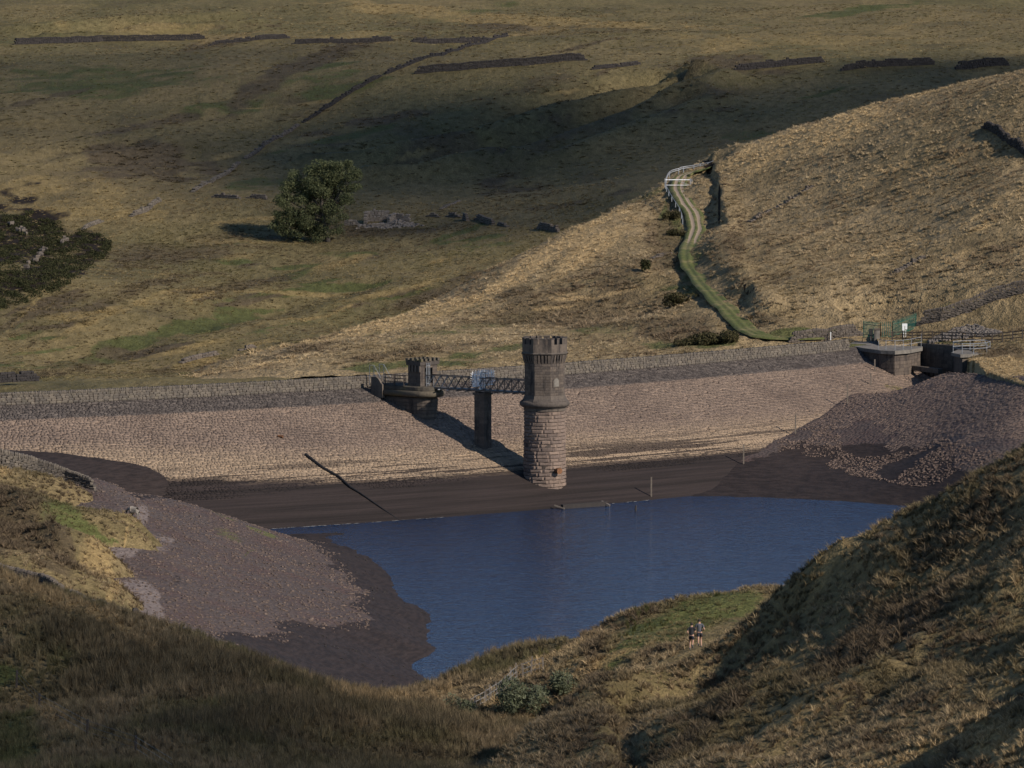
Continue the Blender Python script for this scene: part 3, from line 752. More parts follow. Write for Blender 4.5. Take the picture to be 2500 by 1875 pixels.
def make_dam_stone():
    m, nt, b = new_mat("pitching_stone"); n = N(nt); p = n.pos()
    col, nf, mm, streak = dam_colour(n, p)
    r = n.island()
    col = n.mix(r, n.mix(1.0, col, (0.82, 0.82, 0.83), 'MULTIPLY'), n.mix(1.0, col, (1.14, 1.12, 1.1), 'MULTIPLY'))
    n.link(col, b.inputs["Base Color"])
    n.link(n.bump(n.noise(p, 7, 3, .6), 0.4, 0.05), b.inputs["Normal"])
    return m
M['dam'] = make_dam(); M['pitch'] = make_dam_stone()
T, W = np.meshgrid(np.linspace(0, DAM_L, 420), np.linspace(-0.3, 46, 150), indexing='ij')
x, y, z = dam_pt(T, W)
z = z + 0.10 * fbm(T / 6.0, W / 3.0, 91, 3) - 0.05
# silt banked on the foot of the slope
z = z + np.clip((-7.8 - z) * 0.06, 0, 0.25)
me = grid_mesh("dam_embankment", x.T, y.T, z.T)
dam = tag(link("dam_embankment", me, M['dam']), "stone pitched upstream face of the earth dam", kind="structure")
# crest and back of the embankment
Tb, Wb = np.meshgrid(np.linspace(0, DAM_L, 200), np.array([0.35, 1.0, 4.5, 6.0, 14.0, 30.0, 60.0]), indexing='ij')
x, y, _ = dam_pt(Tb, -Wb)
zb = np.interp(Wb, [0.35, 1.0, 4.5, 6.0, 14.0, 30.0, 60.0], [0.1, 0.35, 0.35, 0.2, -0.6, -1.6, -4.5])
me = grid_mesh("dam_crest", x, y, zb)
at = me.attributes.new("cover", 'FLOAT_COLOR', 'POINT'); at.data.foreach_set("color", np.tile([0.9, 0, 0, 0], x.size).astype(np.float32))
tag(link("dam_crest", me, M['moor_spur']), "grassy crest of the dam behind its parapet", kind="structure")
# pitching stones: laid in courses, every one a block of its own
BOXF = [(4, 7, 6, 5), (0, 4, 5, 1), (1, 5, 6, 2), (2, 6, 7, 3), (3, 7, 4, 0)]
rs = np.random.RandomState(5); T0, T1, W0, W1 = [], [], [], []
tA, tB = dam_t(-60), DAM_L - 0.4; w = 0.45
while w < 21.5:
    hgt = rs.uniform(0.20, 0.36); L = np.exp(rs.normal(-0.95, 0.38, int((tB - tA) / .3))); t = tA + rs.uniform(0, .6) + np.cumsum(L + .02); t = np.r_[tA, t][:-1]
    k = (t + L < tB) & (rs.rand(len(t)) < .965); dw = .05 * vnoise(t / 1.7, np.full(len(t), w * 3.1), 3)
    T0.append(t[k]); T1.append((t + L)[k]); W0.append(w + dw[k]); W1.append(w + hgt + dw[k]); w += hgt + .015
T0, T1, W0, W1 = map(np.concatenate, (T0, T1, W0, W1)); nS = len(T0)
hS = np.where(W0 / DAM_M < 6.7, rs.uniform(.004, .034, nS), rs.uniform(.003, .022, nS)); xS = dam_pt(T0, W0)[0]; hS = np.where(CREST_Z - W0 / DAM_M < -7.75 + 1.5 * np.clip((-16 - xS) / 28, 0, 1), hS - .04, hS); VV = np.zeros((nS, 8, 3)); tilt = rs.normal(0, .010, (nS, 4))
for q, (tt, ww, kx, ky) in enumerate(((T0, W0, 1, 1), (T1, W0, -1, 1), (T1, W1, -1, -1), (T0, W1, 1, -1))):
    jt, jw = rs.uniform(-.035, .035, nS), rs.uniform(-.03, .03, nS)
    for lev, ins in ((0, 0.0), (4, .03)):
        x, y, z = dam_pt(tt + jt + kx * ins, ww + jw + ky * ins); VV[:, q + lev, 0] = x; VV[:, q + lev, 1] = y; VV[:, q + lev, 2] = z + (-.15 if lev == 0 else hS + tilt[:, q])
uS = 1250 + FPX * VV[:, 4, 0] / (VV[:, 4, 1] * CP - (VV[:, 4, 2] - CAMZ) * SP); vis = (uS > -60) & (uS < 2560)
near = vis & (uS > 1384) & (uS < 1900) & (W0 > 17.5) & (W0 < 20.5); idx = np.where(near)[0][:280]; one = np.zeros(nS, bool); one[idx] = True
rest = VV[vis & ~one]; Fq = (np.array(BOXF)[None] + 8 * np.arange(len(rest))[:, None, None]).reshape(-1, 4)
def quads_mesh(name, V, F):
    me = bpy.data.meshes.new(name); V = np.asarray(V, np.float32); me.vertices.add(len(V)); me.vertices.foreach_set("co", V.ravel())
    me.loops.add(F.size); me.loops.foreach_set("vertex_index", F.ravel().astype(np.int32)); me.polygons.add(len(F))
    me.polygons.foreach_set("loop_start", np.arange(0, F.size, 4, dtype=np.int32)); me.polygons.foreach_set("loop_total", np.full(len(F), 4, dtype=np.int32)); me.update(calc_edges=True); return me
link("pitching_stones", quads_mesh("pitching_stones", rest.reshape(-1, 3), Fq), M['pitch'], dam)["kind"] = "stuff"
for i in idx: link("pitching_stone", pydata("pitching_stone", VV[i], BOXF), M['pitch'], dam)

# ================================================================== MASONRY MATERIALS
def make_stone(name, c0, c1, scale=1.2, stain=0.5, bump=0.4, isl=True, moss=0.0, stainc=(0.03, 0.027, 0.026)):
    m, nt, b = new_mat(name); n = N(nt); p = n.pos()
    nf = n.noise(p, scale * 5, 4, 0.65); nb = n.noise(p, scale * 0.7, 4, 0.6)
    run = n.noise(n.scale(p, (2.2, 2.2, 0.35)), scale, 4, 0.6)
    col = n.mix(nb, c0, c1)
    if isl:
        r = n.math('FRACT', n.math('ADD', n.island(), n.objrand()))
        col = n.mix(r, n.mix(1.0, col, (0.74, 0.74, 0.76), 'MULTIPLY'), n.mix(1.0, col, (1.22, 1.18, 1.12), 'MULTIPLY'))
    col = n.mix(n.math('MULTIPLY', n.ramp(run, 0.48, 0.72), stain), col, stainc)
    if moss > 0: col = n.mix(n.math('MULTIPLY', n.ramp(nb, 0.5, 0.75), moss), col, (0.085, 0.08, 0.03))
    col = n.mix(n.ramp(nf, 0.25, 0.8), n.mix(1.0, col, (0.78, 0.78, 0.78), 'MULTIPLY'), n.mix(1.0, col, (1.18, 1.16, 1.14), 'MULTIPLY'))
    n.link(col, b.inputs["Base Color"])
    n.link(n.bump(nf, bump, 0.06), b.inputs["Normal"])
    return m
M['shaft'] = make_stone("shaft_stone", (0.150, 0.112, 0.092), (0.195, 0.150, 0.122), 1.0, 0.25)
M['ashlar'] = make_stone("ashlar_stone", (0.078, 0.065, 0.055), (0.128, 0.104, 0.085), 0.8, 0.85)
M['coping'] = make_stone("coping_stone", (0.070, 0.060, 0.052), (0.115, 0.096, 0.080), 1.0, 0.6)
M['joint'] = make_stone("joint_mortar", (0.055, 0.044, 0.037), (0.074, 0.058, 0.048), 1.0, 0.3, isl=False)
M['mossy'] = make_stone("mossy_stone", (0.070, 0.062, 0.048), (0.115, 0.096, 0.072), 1.0, 0.5, moss=0.7)
M['drystone'] = make_stone("drystone", (0.080, 0.068, 0.058), (0.135, 0.115, 0.096), 1.6, 0.35)
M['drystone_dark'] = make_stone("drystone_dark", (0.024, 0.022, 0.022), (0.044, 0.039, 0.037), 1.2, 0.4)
M['drystone_pale'] = make_stone("drystone_pale", (0.085, 0.074, 0.061), (0.150, 0.130, 0.108), 1.6, 0.4, moss=0.2)
M['rubble'] = make_stone("rubble_stone", (0.100, 0.088, 0.078), (0.165, 0.146, 0.130), 1.6, 0.25)
M['concrete'] = make_stone("weathered_concrete", (0.13, 0.118, 0.10), (0.19, 0.17, 0.145), 0.6, 0.5, isl=False)
M['bank_stone'] = make_stone("bank_stone", (0.114, 0.083, 0.067), (0.156, 0.117, 0.096), 0.5, 0.25)
M['pebble'] = make_stone("shore_stone", (0.088, 0.066, 0.055), (0.135, 0.103, 0.086), 0.9, 0.2)
def make_plain(name, col, rough=0.6, metal=0.0, var=0.25, scale=3.0, rust=None):
    m, nt, b = new_mat(name); n = N(nt); p = n.pos()
    nf = n.noise(p, scale, 4, 0.6)
    c = n.mix(n.ramp(nf, 0.3, 0.75), tuple(x * (1 - var) for x in col), tuple(min(1, x * (1 + var)) for x in col))
    if rust is not None: c = n.mix(n.ramp(n.noise(p, scale * 1.7, 3, .6), 0.52, 0.66), c, rust)
    n.link(c, b.inputs["Base Color"])
    b.inputs["Roughness"].default_value = rough; b.inputs["Metallic"].default_value = metal
    b.inputs["Specular IOR Level"].default_value = 0.3
    return m
M['galv'] = make_plain("galvanised_steel", (0.26, 0.265, 0.27), 0.55, 0.3)
M['steel'] = make_plain("weathered_steel", (0.085, 0.080, 0.075), 0.6, 0.3, rust=(0.10, 0.06, 0.04))
M['white_metal'] = make_plain("white_painted_steel", (0.74, 0.74, 0.74), 0.5)
M['green_metal'] = make_plain("green_painted_steel", (0.018, 0.085, 0.060), 0.5, 0.0, 0.2)
M['sign_white'] = make_plain("white_sign_board", (0.66, 0.66, 0.63), 0.5, 0, 0.06)
M['timber_dark'] = make_plain("dark_timber", (0.045, 0.036, 0.030), 0.85)
M['timber'] = make_plain("weathered_timber", (0.135, 0.110, 0.085), 0.85)
M['timber_pale'] = make_plain("pale_timber", (0.30, 0.24, 0.16), 0.85)
M['rust'] = make_plain("rusty_iron", (0.16, 0.075, 0.035), 0.8, 0.2, 0.4)
M['black'] = make_plain("black_rubber", (0.014, 0.013, 0.013), 0.7)
M['dark_panel'] = make_plain("near_black", (0.02, 0.02, 0.02), 0.7)

# ================================================================== VALVE TOWER
TW = Vector((3.45, 517.5, 0.0)); TB = -11.6
tower = empty("valve_tower", (TW.x, TW.y, TB))
tag(tower, "tall round stone valve tower with octagonal crenellated top", "tower")
def tl(z): return z - TB                   # world z -> tower-local
A0 = -math.pi / 2                          # towards the camera
def shaft_r(z): return 2.27 - 0.13 * (z + 11.6) / 10.2
rnd = random.Random(11)
SH0, SH1 = -11.6, -1.35
ncourse = 27; ch = (SH1 - SH0) / ncourse
core = MB().lathe([(shaft_r(SH0) - 0.05, tl(SH0)), (shaft_r(SH1) - 0.05, tl(SH1))], 48)
core.build("shaft_core", M['joint'], tower, True)
def shaft_block(a0, a1, z0, z1):
    """rock-faced block: bulging quarry face, chamfered margins"""
    g = 0.012; da = g / 2.2; a0 += da; a1 -= da; z0 += g; z1 -= g
    V = []; nz_, na = 4, 4
    off = [[rnd.uniform(0.03, 0.10) for _ in range(na)] for _ in range(nz_)]
    for i in range(nz_):
        for j in range(na):
            fa = (0, .12, .88, 1)[j]; fz = (0, .18, .82, 1)[i]
            edge = i in (0, nz_ - 1) or j in (0, na - 1)
            z = z0 + (z1 - z0) * fz; r = shaft_r(z) + (-0.015 if edge else off[i][j])
            a = a0 + (a1 - a0) * fa
            V.append((r * math.cos(a), r * math.sin(a), tl(z)))
    F = [(i * na + j, i * na + j + 1, (i + 1) * na + j + 1, (i + 1) * na + j) for i in range(nz_ - 1) for j in range(na - 1)]
    # returns into the joint
    for (i, j) in ((0, 0), (0, na - 1), (nz_ - 1, na - 1), (nz_ - 1, 0)):
        x, y, z = V[i * na + j]; k = 1 - 0.08 / 2.2; V.append((x * k, y * k, z))
    q = len(V) - 4
    F += [(q, q + 1, na - 1, 0), (q + 1, q + 2, nz_ * na - 1, na - 1), (q + 2, q + 3, (nz_ - 1) * na, nz_ * na - 1), (q + 3, q, 0, (nz_ - 1) * na)]
    return V, F
back = MB()
for c in range(ncourse):
    nb = rnd.choice((9, 10, 11)); ph = rnd.uniform(0, 2 * math.pi / nb)
    cuts = sorted((ph + 2 * math.pi * (k + rnd.uniform(-.24, .24)) / nb) for k in range(nb))
    for k in range(nb):
        a0 = cuts[k]; a1 = cuts[(k + 1) % nb] + (2 * math.pi if k == nb - 1 else 0)
        V, F = shaft_block(a0, a1, SH0 + c * ch, SH0 + (c + 1) * ch)
        mid = (a0 + a1) / 2
        facing = math.cos(mid - A0)
        if facing > -0.3 and c > 4:
            link("shaft_block", pydata("shaft_block", V, F), M['shaft'], tower)
        else: back.add(V, F)
o = back.build("rear_shaft_blocks", M['shaft'], tower); o["kind"] = "stuff"
# neck, torus string course
MB().lathe([(2.12, tl(-1.36)), (2.22, tl(-1.30)), (2.22, tl(-1.02)), (2.34, tl(-0.98)), (2.34, tl(-0.9))], 56).build("neck_moulding", M['coping'], tower, False)
prof = [(2.2, tl(-0.92))] + [(2.36 + 0.30 * math.cos(t), tl(-0.58 + 0.32 * math.sin(t))) for t in np.linspace(-1.45, 1.45, 11)] + [(2.2, tl(-0.24))]
MB().lathe(prof, 64).build("string_course", M['coping'], tower, True)
# octagonal upper storey: apothem 2.04, one face turned a little left of the camera
AP = 2.04; NF = 8
face_ang = [A0 - R(6.5) + k * math.pi / 4 for k in range(8)]
def oct_poly(ap, n=8): 
    rr = ap / math.cos(math.pi / 8)
    return [(rr * math.cos(face_ang[0] - math.pi / 8 + k * math.pi / 4), rr * math.sin(face_ang[0] - math.pi / 8 + k * math.pi / 4)) for k in range(8)]
def oct_frustum(mb, a0, z0, a1, z1):
    P, Q = oct_poly(a0), oct_poly(a1)
    V = [(p[0], p[1], tl(z0)) for p in P] + [(p[0], p[1], tl(z1)) for p in Q]
    mb.add(V, [tuple(range(7, -1, -1)), tuple(range(8, 16))] + [(k, (k + 1) % 8, 8 + (k + 1) % 8, 8 + k) for k in range(8)]); return mb
mb = MB(); oct_frustum(mb, 2.36, -0.26, 2.18, 0.0); oct_frustum(mb, 2.18, 0.0, 2.05, 0.35)
mb.build("upper_plinth", M['coping'], tower)
BODY0, BODY1 = 0.35, 3.72
mb = MB(); oct_frustum(mb, AP - 0.03, BODY0, AP - 0.03, BODY1); mb.build("upper_core", M['joint'], tower)
def face_frame(ang):
    nrm = Vector((math.cos(ang), math.sin(ang), 0)); tan = Vector((-math.sin(ang), math.cos(ang), 0)); return nrm, tan
def face_block(nrm, tan, ap, s0, s1, z0, z1, out, depth=0.12, g=0.008):
    s0 += g; s1 -= g; z0 += g; z1 -= g; V = []
    for (d, ins) in ((ap - depth, 0), (ap + out - 0.012, 0.0), (ap + out, 0.018)):
        for (s, z) in ((s0 + ins, z0 + ins), (s1 - ins, z0 + ins), (s1 - ins, z1 - ins), (s0 + ins, z1 - ins)):
            p = nrm * d + tan * s; V.append((p.x, p.y, tl(z)))
    F = [(8, 9, 10, 11)]
    for i in (0, 4): F += [(i + k, i + (k + 1) % 4, i + 4 + (k + 1) % 4, i + 4 + k) for k in range(4)]
    return V, F
side = 2 * AP * math.tan(math.pi / 8)
rear = MB(); nco = 12; hc = (BODY1 - BODY0) / nco
for fi, ang in enumerate(face_ang):
    nrm, tan = face_frame(ang)
    for c in range(nco):
        n_ = 3 if c % 2 == 0 else 2
        cuts = [-side / 2] + sorted(-side / 2 + side * (k + (0 if c % 2 == 0 else rnd.uniform(-.1, .1))) / n_ for k in range(1, n_)) + [side / 2]
        for k in range(n_):
            V, F = face_block(nrm, tan, AP, cuts[k], cuts[k + 1], BODY0 + c * hc, BODY0 + (c + 1) * hc, rnd.uniform(-0.004, 0.010))
            if fi in (7, 0, 1, 2): link("ashlar_block", pydata("ashlar_block", V, F), M['ashlar'], tower)
            else: rear.add(V, F)
o = rear.build("rear_ashlar", M['ashlar'], tower); o["kind"] = "stuff"
# blind roundheaded window on the right-hand face
nrm, tan = face_frame(face_ang[1])
def arch_poly(w, h, n=8): 
    return [(-w / 2, 0), (w / 2, 0)] + [(w / 2 * math.cos(t), h - w / 2 + w / 2 * math.sin(t)) for t in np.linspace(0, math.pi, n)]
def arch_solid(w, h, s0, z0, d0, d1):
    P = arch_poly(w, h); n_ = len(P); V = []
    for d in (d0, d1):
        for (s, z) in P:
            p = nrm * d + tan * (s + s0); V.append((p.x, p.y, tl(z0 + z)))
    return V, [tuple(range(n_ - 1, -1, -1)), tuple(range(n_, 2 * n_))] + [(k, (k + 1) % n_, n_ + (k + 1) % n_, n_ + k) for k in range(n_)]
V, F = arch_solid(0.86, 1.06, -0.12, 1.22, AP - .05, AP + 0.07); w_ = MB().add(V, F).build("window_surround", M['coping'], tower)
V, F = arch_solid(0.66, 0.88, -0.12, 1.31, AP + 0.0, AP + 0.085); MB().add(V, F).build("window_shutter", M['concrete'], w_)
# corbel table with slots (machicolation)
COR0, COR1 = 3.72, 4.62
mb = MB(); oct_frustum(mb, AP, COR0, AP + 0.02, COR1); mb.build("corbel_backing", M['joint'], tower)
sd = 2 * (AP + 0.2) * math.tan(math.pi / 8)
for fi, ang in enumerate(face_ang):
    nrm, tan = face_frame(ang)
    for k in range(5):
        s = -sd / 2 + sd * (k + 0.5) / 5 ; wd = sd / 5 * 0.56 if 0 < k < 4 else sd / 5 * 0.85
        V = []
        for (z, d) in ((COR0, AP + 0.02), (COR0 + .25, AP + .10), (COR0 + .5, AP + .18), (COR1, AP + 0.24)):
            for (ds, dd) in ((-wd / 2, -0.15), (wd / 2, -0.15), (wd / 2, d - AP), (-wd / 2, d - AP)):
                p = nrm * (AP + dd) + tan * (s + ds); V.append((p.x, p.y, tl(z)))
        F = [(3, 2, 1, 0), (12, 13, 14, 15)]
        for i in (0, 4, 8): F += [(i + q, i + (q + 1) % 4, i + 4 + (q + 1) % 4, i + 4 + q) for q in range(4)]
        MB().add(V, F).build("corbel", M['ashlar'], tower)
mb = MB(); oct_frustum(mb, AP + 0.24, COR1, AP + 0.36, COR1 + 0.14); oct_frustum(mb, AP + 0.36, COR1 + 0.14, AP + 0.26, COR1 + 0.28)
mb.build("cornice", M['coping'], tower)
# parapet: hollow ring with merlons
PZ0, PZ1, PZ2 = COR1 + 0.28, 5.75, 6.42
mb = MB()
Po, Pi = oct_poly(AP + 0.24), oct_poly(AP - 0.14)
V = [(p[0], p[1], tl(PZ0)) for p in Po] + [(p[0], p[1], tl(PZ1)) for p in Po] + [(p[0], p[1], tl(PZ1)) for p in Pi] + [(p[0], p[1], tl(PZ0)) for p in Pi]
F = []
for k in range(8):
    q = (k + 1) % 8
    F += [(k, q, 8 + q, 8 + k), (8 + k, 8 + q, 16 + q, 16 + k), (16 + k, 16 + q, 24 + q, 24 + k)]
mb.add(V, F).build("parapet", M['ashlar'], tower)
mb = MB(); oct_frustum(mb, AP - 0.1, PZ0 - 0.05, AP - 0.1, PZ0 + 0.12); mb.build("roof_deck", M['concrete'], tower)
so = 2 * (AP + 0.24) * math.tan(math.pi / 8)
for fi, ang in enumerate(face_ang):
    nrm, tan = face_frame(ang)
    for s, wd in ((-so / 2 + 0.2, 0.4), (0.0, 0.62), (so / 2 - 0.2, 0.4)):
        if fi == 1 and s == 0.0: wd = 0.3
        V = []
        for z in (PZ1, PZ2 - 0.1):
            for (ds, d) in ((-wd / 2, AP - .12), (wd / 2, AP - .12), (wd / 2, AP + .235), (-wd / 2, AP + .235)):
                p = nrm * d + tan * (s + ds); V.append((p.x, p.y, tl(z)))
        F = [(3, 2, 1, 0), (4, 5, 6, 7)] + [(q, (q + 1) % 4, 4 + (q + 1) % 4, 4 + q) for q in range(4)]
        mr = MB().add(V, F).build("merlon", M['ashlar'], tower)
        V2 = []
        for z in (PZ2 - 0.1, PZ2):
            for (ds, d) in ((-wd / 2 - .03, AP - .16), (wd / 2 + .03, AP - .16), (wd / 2 + .03, AP + .275), (-wd / 2 - .03, AP + .275)):
                p = nrm * d + tan * (s + ds); V2.append((p.x, p.y, tl(z)))
        MB().add(V2, F).build("merlon_cap", M['coping'], mr)
# inlet pipe stub near the foot, rusty flange
pa = A0 + R(34); z = -7.55
d = Vector((math.cos(pa), math.sin(pa), 0))
pp = MB(); pp.tube([(d * 2.1 + Vector((0, 0, tl(z)))), (d * 2.75 + Vector((0, 0, tl(z))))], 0.27, 16); pp.tube([(d * 2.72 + Vector((0, 0, tl(z)))), (d * 2.82 + Vector((0, 0, tl(z))))], 0.34, 16)
pp.build("inlet_pipe", M['rust'], tower)

# ================================================================== BRIDGEHEAD, FOOTBRIDGE, PIER
ax = Vector((0.766, -0.643, 0)); bx = Vector((0.643, 0.766, 0)); ROOT = Vector((-13.4, 530.1, 0))
def BL(a, b, z): return ROOT + ax * a + bx * b + Vector((0, 0, z))
head = empty("bridgehead", (ROOT.x, ROOT.y, 0)); hL = lambda a, b, z: (ax * a + bx * b) + Vector((0, 0, z))
tag(head, "dark stone bridgehead platform with crenellated gatehouse on the dam", "gatehouse")
def stadium(l0, l1, w, n=9):
    """plan outline: straight sides with half-round nose towards the tower"""
    P = [(l0, -w), (l1 - w, -w)] + [(l1 - w + w * math.sin(t), -w * math.cos(t)) for t in np.linspace(0.2, math.pi - 0.2, n)] + [(l1 - w, w), (l0, w)]
    return P
def loft(layers, name, mat, parent, smooth=False):
    V = []; n_ = len(layers[0][0])
    for P, z in layers: V += [tuple(hL(p[0], p[1], z)) for p in P]
    F = [tuple(range(n_ - 1, -1, -1)), tuple(range((len(layers) - 1) * n_, len(layers) * n_))]
    for i in range(len(layers) - 1): F += [(i * n_ + k, i * n_ + (k + 1) % n_, (i + 1) * n_ + (k + 1) % n_, (i + 1) * n_ + k) for k in range(n_)]
    me = pydata(name, V, F, smooth); return link(name, me, mat, parent)
loft([(stadium(-0.4, 7.25, 1.82), 0.12), (stadium(-0.4, 7.2, 1.78), 0.45), (stadium(-0.4, 7.0, 1.62), 0.56)], "platform_slab", M['mossy'], head)
loft([(stadium(-0.4, 7.1 + 0.34 * math.cos(t), 1.7 + 0.34 * math.cos(t)), -0.26 + 0.36 * math.sin(t)) for t in np.linspace(-1.5, 1.5, 9)], "platform_moulding", M['mossy'], head, True)
loft([(stadium(-0.4, 6.3, 1.25), -4.2), (stadium(-0.4, 6.6, 1.45), -0.7)], "platform_stem", M['coping'], head)
for k, zz in enumerate((-3.6, -3.2, -2.8, -2.4, -2.0, -1.6, -1.2)):      # stem courses
    loft([(stadium(-0.4, 6.48 + .03 * k, 1.32 + .03 * k), zz), (stadium(-0.4, 6.5 + .03 * k, 1.34 + .03 * k), zz + 0.34)], "stem_course", M['ashlar'], head)
# gatehouse block with doorway along the bridge axis
GA0, GA1, GW, GZ0, GZ1 = 4.1, 5.8, 1.36, 0.5, 2.8
def hbox(a0, a1, b0, b1, z0, z1, name, mat, parent, taper=0.0):
    V = []
    for z, k in ((z0, 0.0), (z1, taper)):
        for (a, b) in ((a0 - k, b0 - k), (a1 + k, b0 - k), (a1 + k, b1 + k), (a0 - k, b1 + k)): V.append(tuple(hL(a, b, z)))
    F = [(3, 2, 1, 0), (4, 5, 6, 7)] + [(q, (q + 1) % 4, 4 + (q + 1) % 4, 4 + q) for q in range(4)]
    return MB().add(V, F).build(name, mat, parent)
for s in (-1, 1):
    b0, b1 = (0.62 * s, GW * s) if s > 0 else (GW * s, 0.62 * s)
    core = hbox(GA0 + .02, GA1 - .02, b0 + .02, b1 - .02, GZ0, GZ1, "jamb", M['joint'], head)
    for c in range(8):
        z0 = GZ0 + c * (GZ1 - GZ0) / 8
        e = 0.018 if c % 2 else 0.030
        hbox(GA0 - e, GA1 + e, b0 - .004, b1 + (e if s > 0 else .004) if s > 0 else b1 + .004, z0 + .01, z0 + (GZ1 - GZ0) / 8 - .01, "quoin_block", M['ashlar'], core) if s > 0 else \
        hbox(GA0 - e, GA1 + e, b0 - e, b1 + .004, z0 + .01, z0 + (GZ1 - GZ0) / 8 - .01, "quoin_block", M['ashlar'], core)
hbox(GA0, GA1, -0.62, 0.62, 2.5, GZ1, "lintel", M['ashlar'], head)
hbox(GA0 - .05, GA1 + .05, -GW - .05, GW + .05, GZ0 - 0.02, GZ0 + 0.35, "gatehouse_plinth", M['coping'], head).hide_render = False
for k in range(4):
    hbox(GA0 + .15 + k * .45, GA0 + .4 + k * .45, -GW - .2, -GW + .05, 2.1, GZ1, "corbel", M['coping'], head)
hbox(GA0 - .16, GA1 + .16, -GW - .18, GW + .18, GZ1, GZ1 + 0.42, "gatehouse_parapet", M['coping'], head, 0.03)
for (a, b) in [(GA0 - .1, b_) for b_ in (-1.36, -.68, 0, .68, 1.36)] + [(GA1 + .1, b_) for b_ in (-1.36, -.68, 0, .68, 1.36)] + [(GA0 + .5, -1.36), (GA0 + 1.2, -1.36), (GA0 + .5, 1.36), (GA0 + 1.2, 1.36)]:
    hbox(a - .17, a + .17, b - .17, b + .17, GZ1 + .42, GZ1 + .72, "merlon", M['mossy'], head)
dr = hbox(GA0 + .8, GA0 + .9, -0.62, 0.62, GZ0 + .35, 2.5, "dark_panel", M['dark_panel'], head)  # near-black panel standing in for the shade inside the open doorway
# wing wall at the crest end and its timber rails
V = []; prof = [(-0.6, 1.35), (0.1, 1.35), (0.45, 1.15), (0.75, 0.75), (1.0, 0.55)]
wb = -1.9
mb = MB()
for i in range(len(prof) - 1):
    (a0, z0), (a1, z1) = prof[i], prof[i + 1]
    Vq = [hL(a0, wb - .2, -.9), hL(a1, wb - .2, -.9), hL(a1, wb + .2, -.9), hL(a0, wb + .2, -.9), hL(a0, wb - .2, z0), hL(a1, wb - .2, z1), hL(a1, wb + .2, z1), hL(a0, wb + .2, z0)]
    mb.add([tuple(v) for v in Vq], [(3, 2, 1, 0), (4, 5, 6, 7)] + [(q, (q + 1) % 4, 4 + (q + 1) % 4, 4 + q) for q in range(4)])
mb.build("wing_wall", M['coping'], head)
for k in range(3):
    MB().bar(hL(1.05 + k * 1.35, -1.68, 0.5), hL(1.05 + k * 1.35, -1.68, 1.75), 0.22 if k == 1 else 0.13).build("rail_post", M['timber_dark'], head)
for z in (0.95, 1.3, 1.65):
    MB().bar(hL(0.9, -1.68, z), hL(4.1, -1.68, z), 0.07, 0.09).build("rail", M['timber_dark'], head)
for k in range(9): MB().bar(hL(1.15 + k * .14, -1.66, .55), hL(1.15 + k * .14, -1.66, .95), 0.03).build("baluster", M['timber_dark'], head)
# two galvanised stair handrails coming up from the crest road
for j, (a, bo) in enumerate(((-1.1, -1.3), (-1.1, 0.3))):
    hr = empty("stair_handrail", BL(a, bo, 0.3)); q = lambda da, z: ax * da + Vector((0, 0, z))
    MB().tube([q(-.45, 0), q(-.45, 2.2)], 0.03, 6).build("post", M['galv'], hr)
    MB().tube([q(.2, 0), q(.2, 2.2)], 0.03, 6).build("post", M['galv'], hr)
    MB().tube([q(-.45, 2.2), q(.2, 2.2), q(1.2, 0.9)], 0.03, 6).build("top_rail", M['galv'], hr)
    MB().tube([q(-.45, 1.3), q(.2, 1.3), q(1.0, 0.4)], 0.025, 6).build("mid_rail", M['galv'], hr)
    tag(hr, ["galvanised stair handrail at the crest, nearer the parapet wall end", "galvanised stair handrail at the crest, nearer the gatehouse"][j], "handrail", "stair handrails at the bridgehead")

# footbridge: two lattice girders, deck, cross beams
br = empty("footbridge", BL(6.0, 0, 0)); bl = lambda a, b, z: ax * a + bx * b + Vector((0, 0, z))
tag(br, "slender steel lattice footbridge running to the valve tower", "footbridge")
LBR = (TW - BL(6.0, 0, 0)).to_2d().length - 1.95
dirb = (Vector((TW.x, TW.y, 0)) - BL(6.0, 0, 0)).normalized(); perb = Vector((-dirb.y, dirb.x, 0))
bl = lambda a, b, z: dirb * a + perb * b + Vector((0, 0, z))
ZD, ZT, HB = 0.42, 1.75, 0.62
for s in (-1, 1):
    MB().bar(bl(-.9, HB * s, ZT), bl(LBR, HB * s, ZT), 0.09).build("top_chord", M['steel'], br)
    MB().bar(bl(-.9, HB * s, ZD), bl(LBR, HB * s, ZD), 0.11, 0.15).build("bottom_chord", M['steel'], br)
    nb = 15; st_ = (LBR + .9) / nb
    for k in range(nb):
        a0 = -.9 + k * st_; a1 = a0 + st_
        MB().bar(bl(a0, HB * s, ZD), bl(a1, HB * s, ZT), 0.055).build("diagonal", M['galv'] if k < 4 else M['steel'], br)  # first bays in paler steel: sunlight by the bridgehead put into the colour
        MB().bar(bl(a1, HB * s, ZT), bl(a1, HB * s, ZD), 0.05).build("upright", M['galv'] if k < 2 else M['steel'], br)
        MB().bar(bl(a0, HB * s, ZT), bl(a1, HB * s, ZD), 0.035).build("cross_brace", M['steel'], br)
for k in range(12):
    a = -.7 + k * (LBR + .4) / 11
    MB().bar(bl(a, -HB - .35, ZD - .12), bl(a, HB + .2, ZD - .12), 0.12, 0.1).build("cross_beam", M['galv'] if k < 4 else M['steel'], br)  # paler steel on the first beams imitates their sunlit ends
nd = 16
for k in range(nd):
    a = -.9 + (k + .5) * (LBR + .9) / nd
    V = MB().box(tuple(bl(a, 0, ZD + 0.06)), ((LBR + .9) / nd - .02, 1.1, 0.05), math.atan2(dirb.y, dirb.x)); V.build("deck_panel", M['steel'], br)
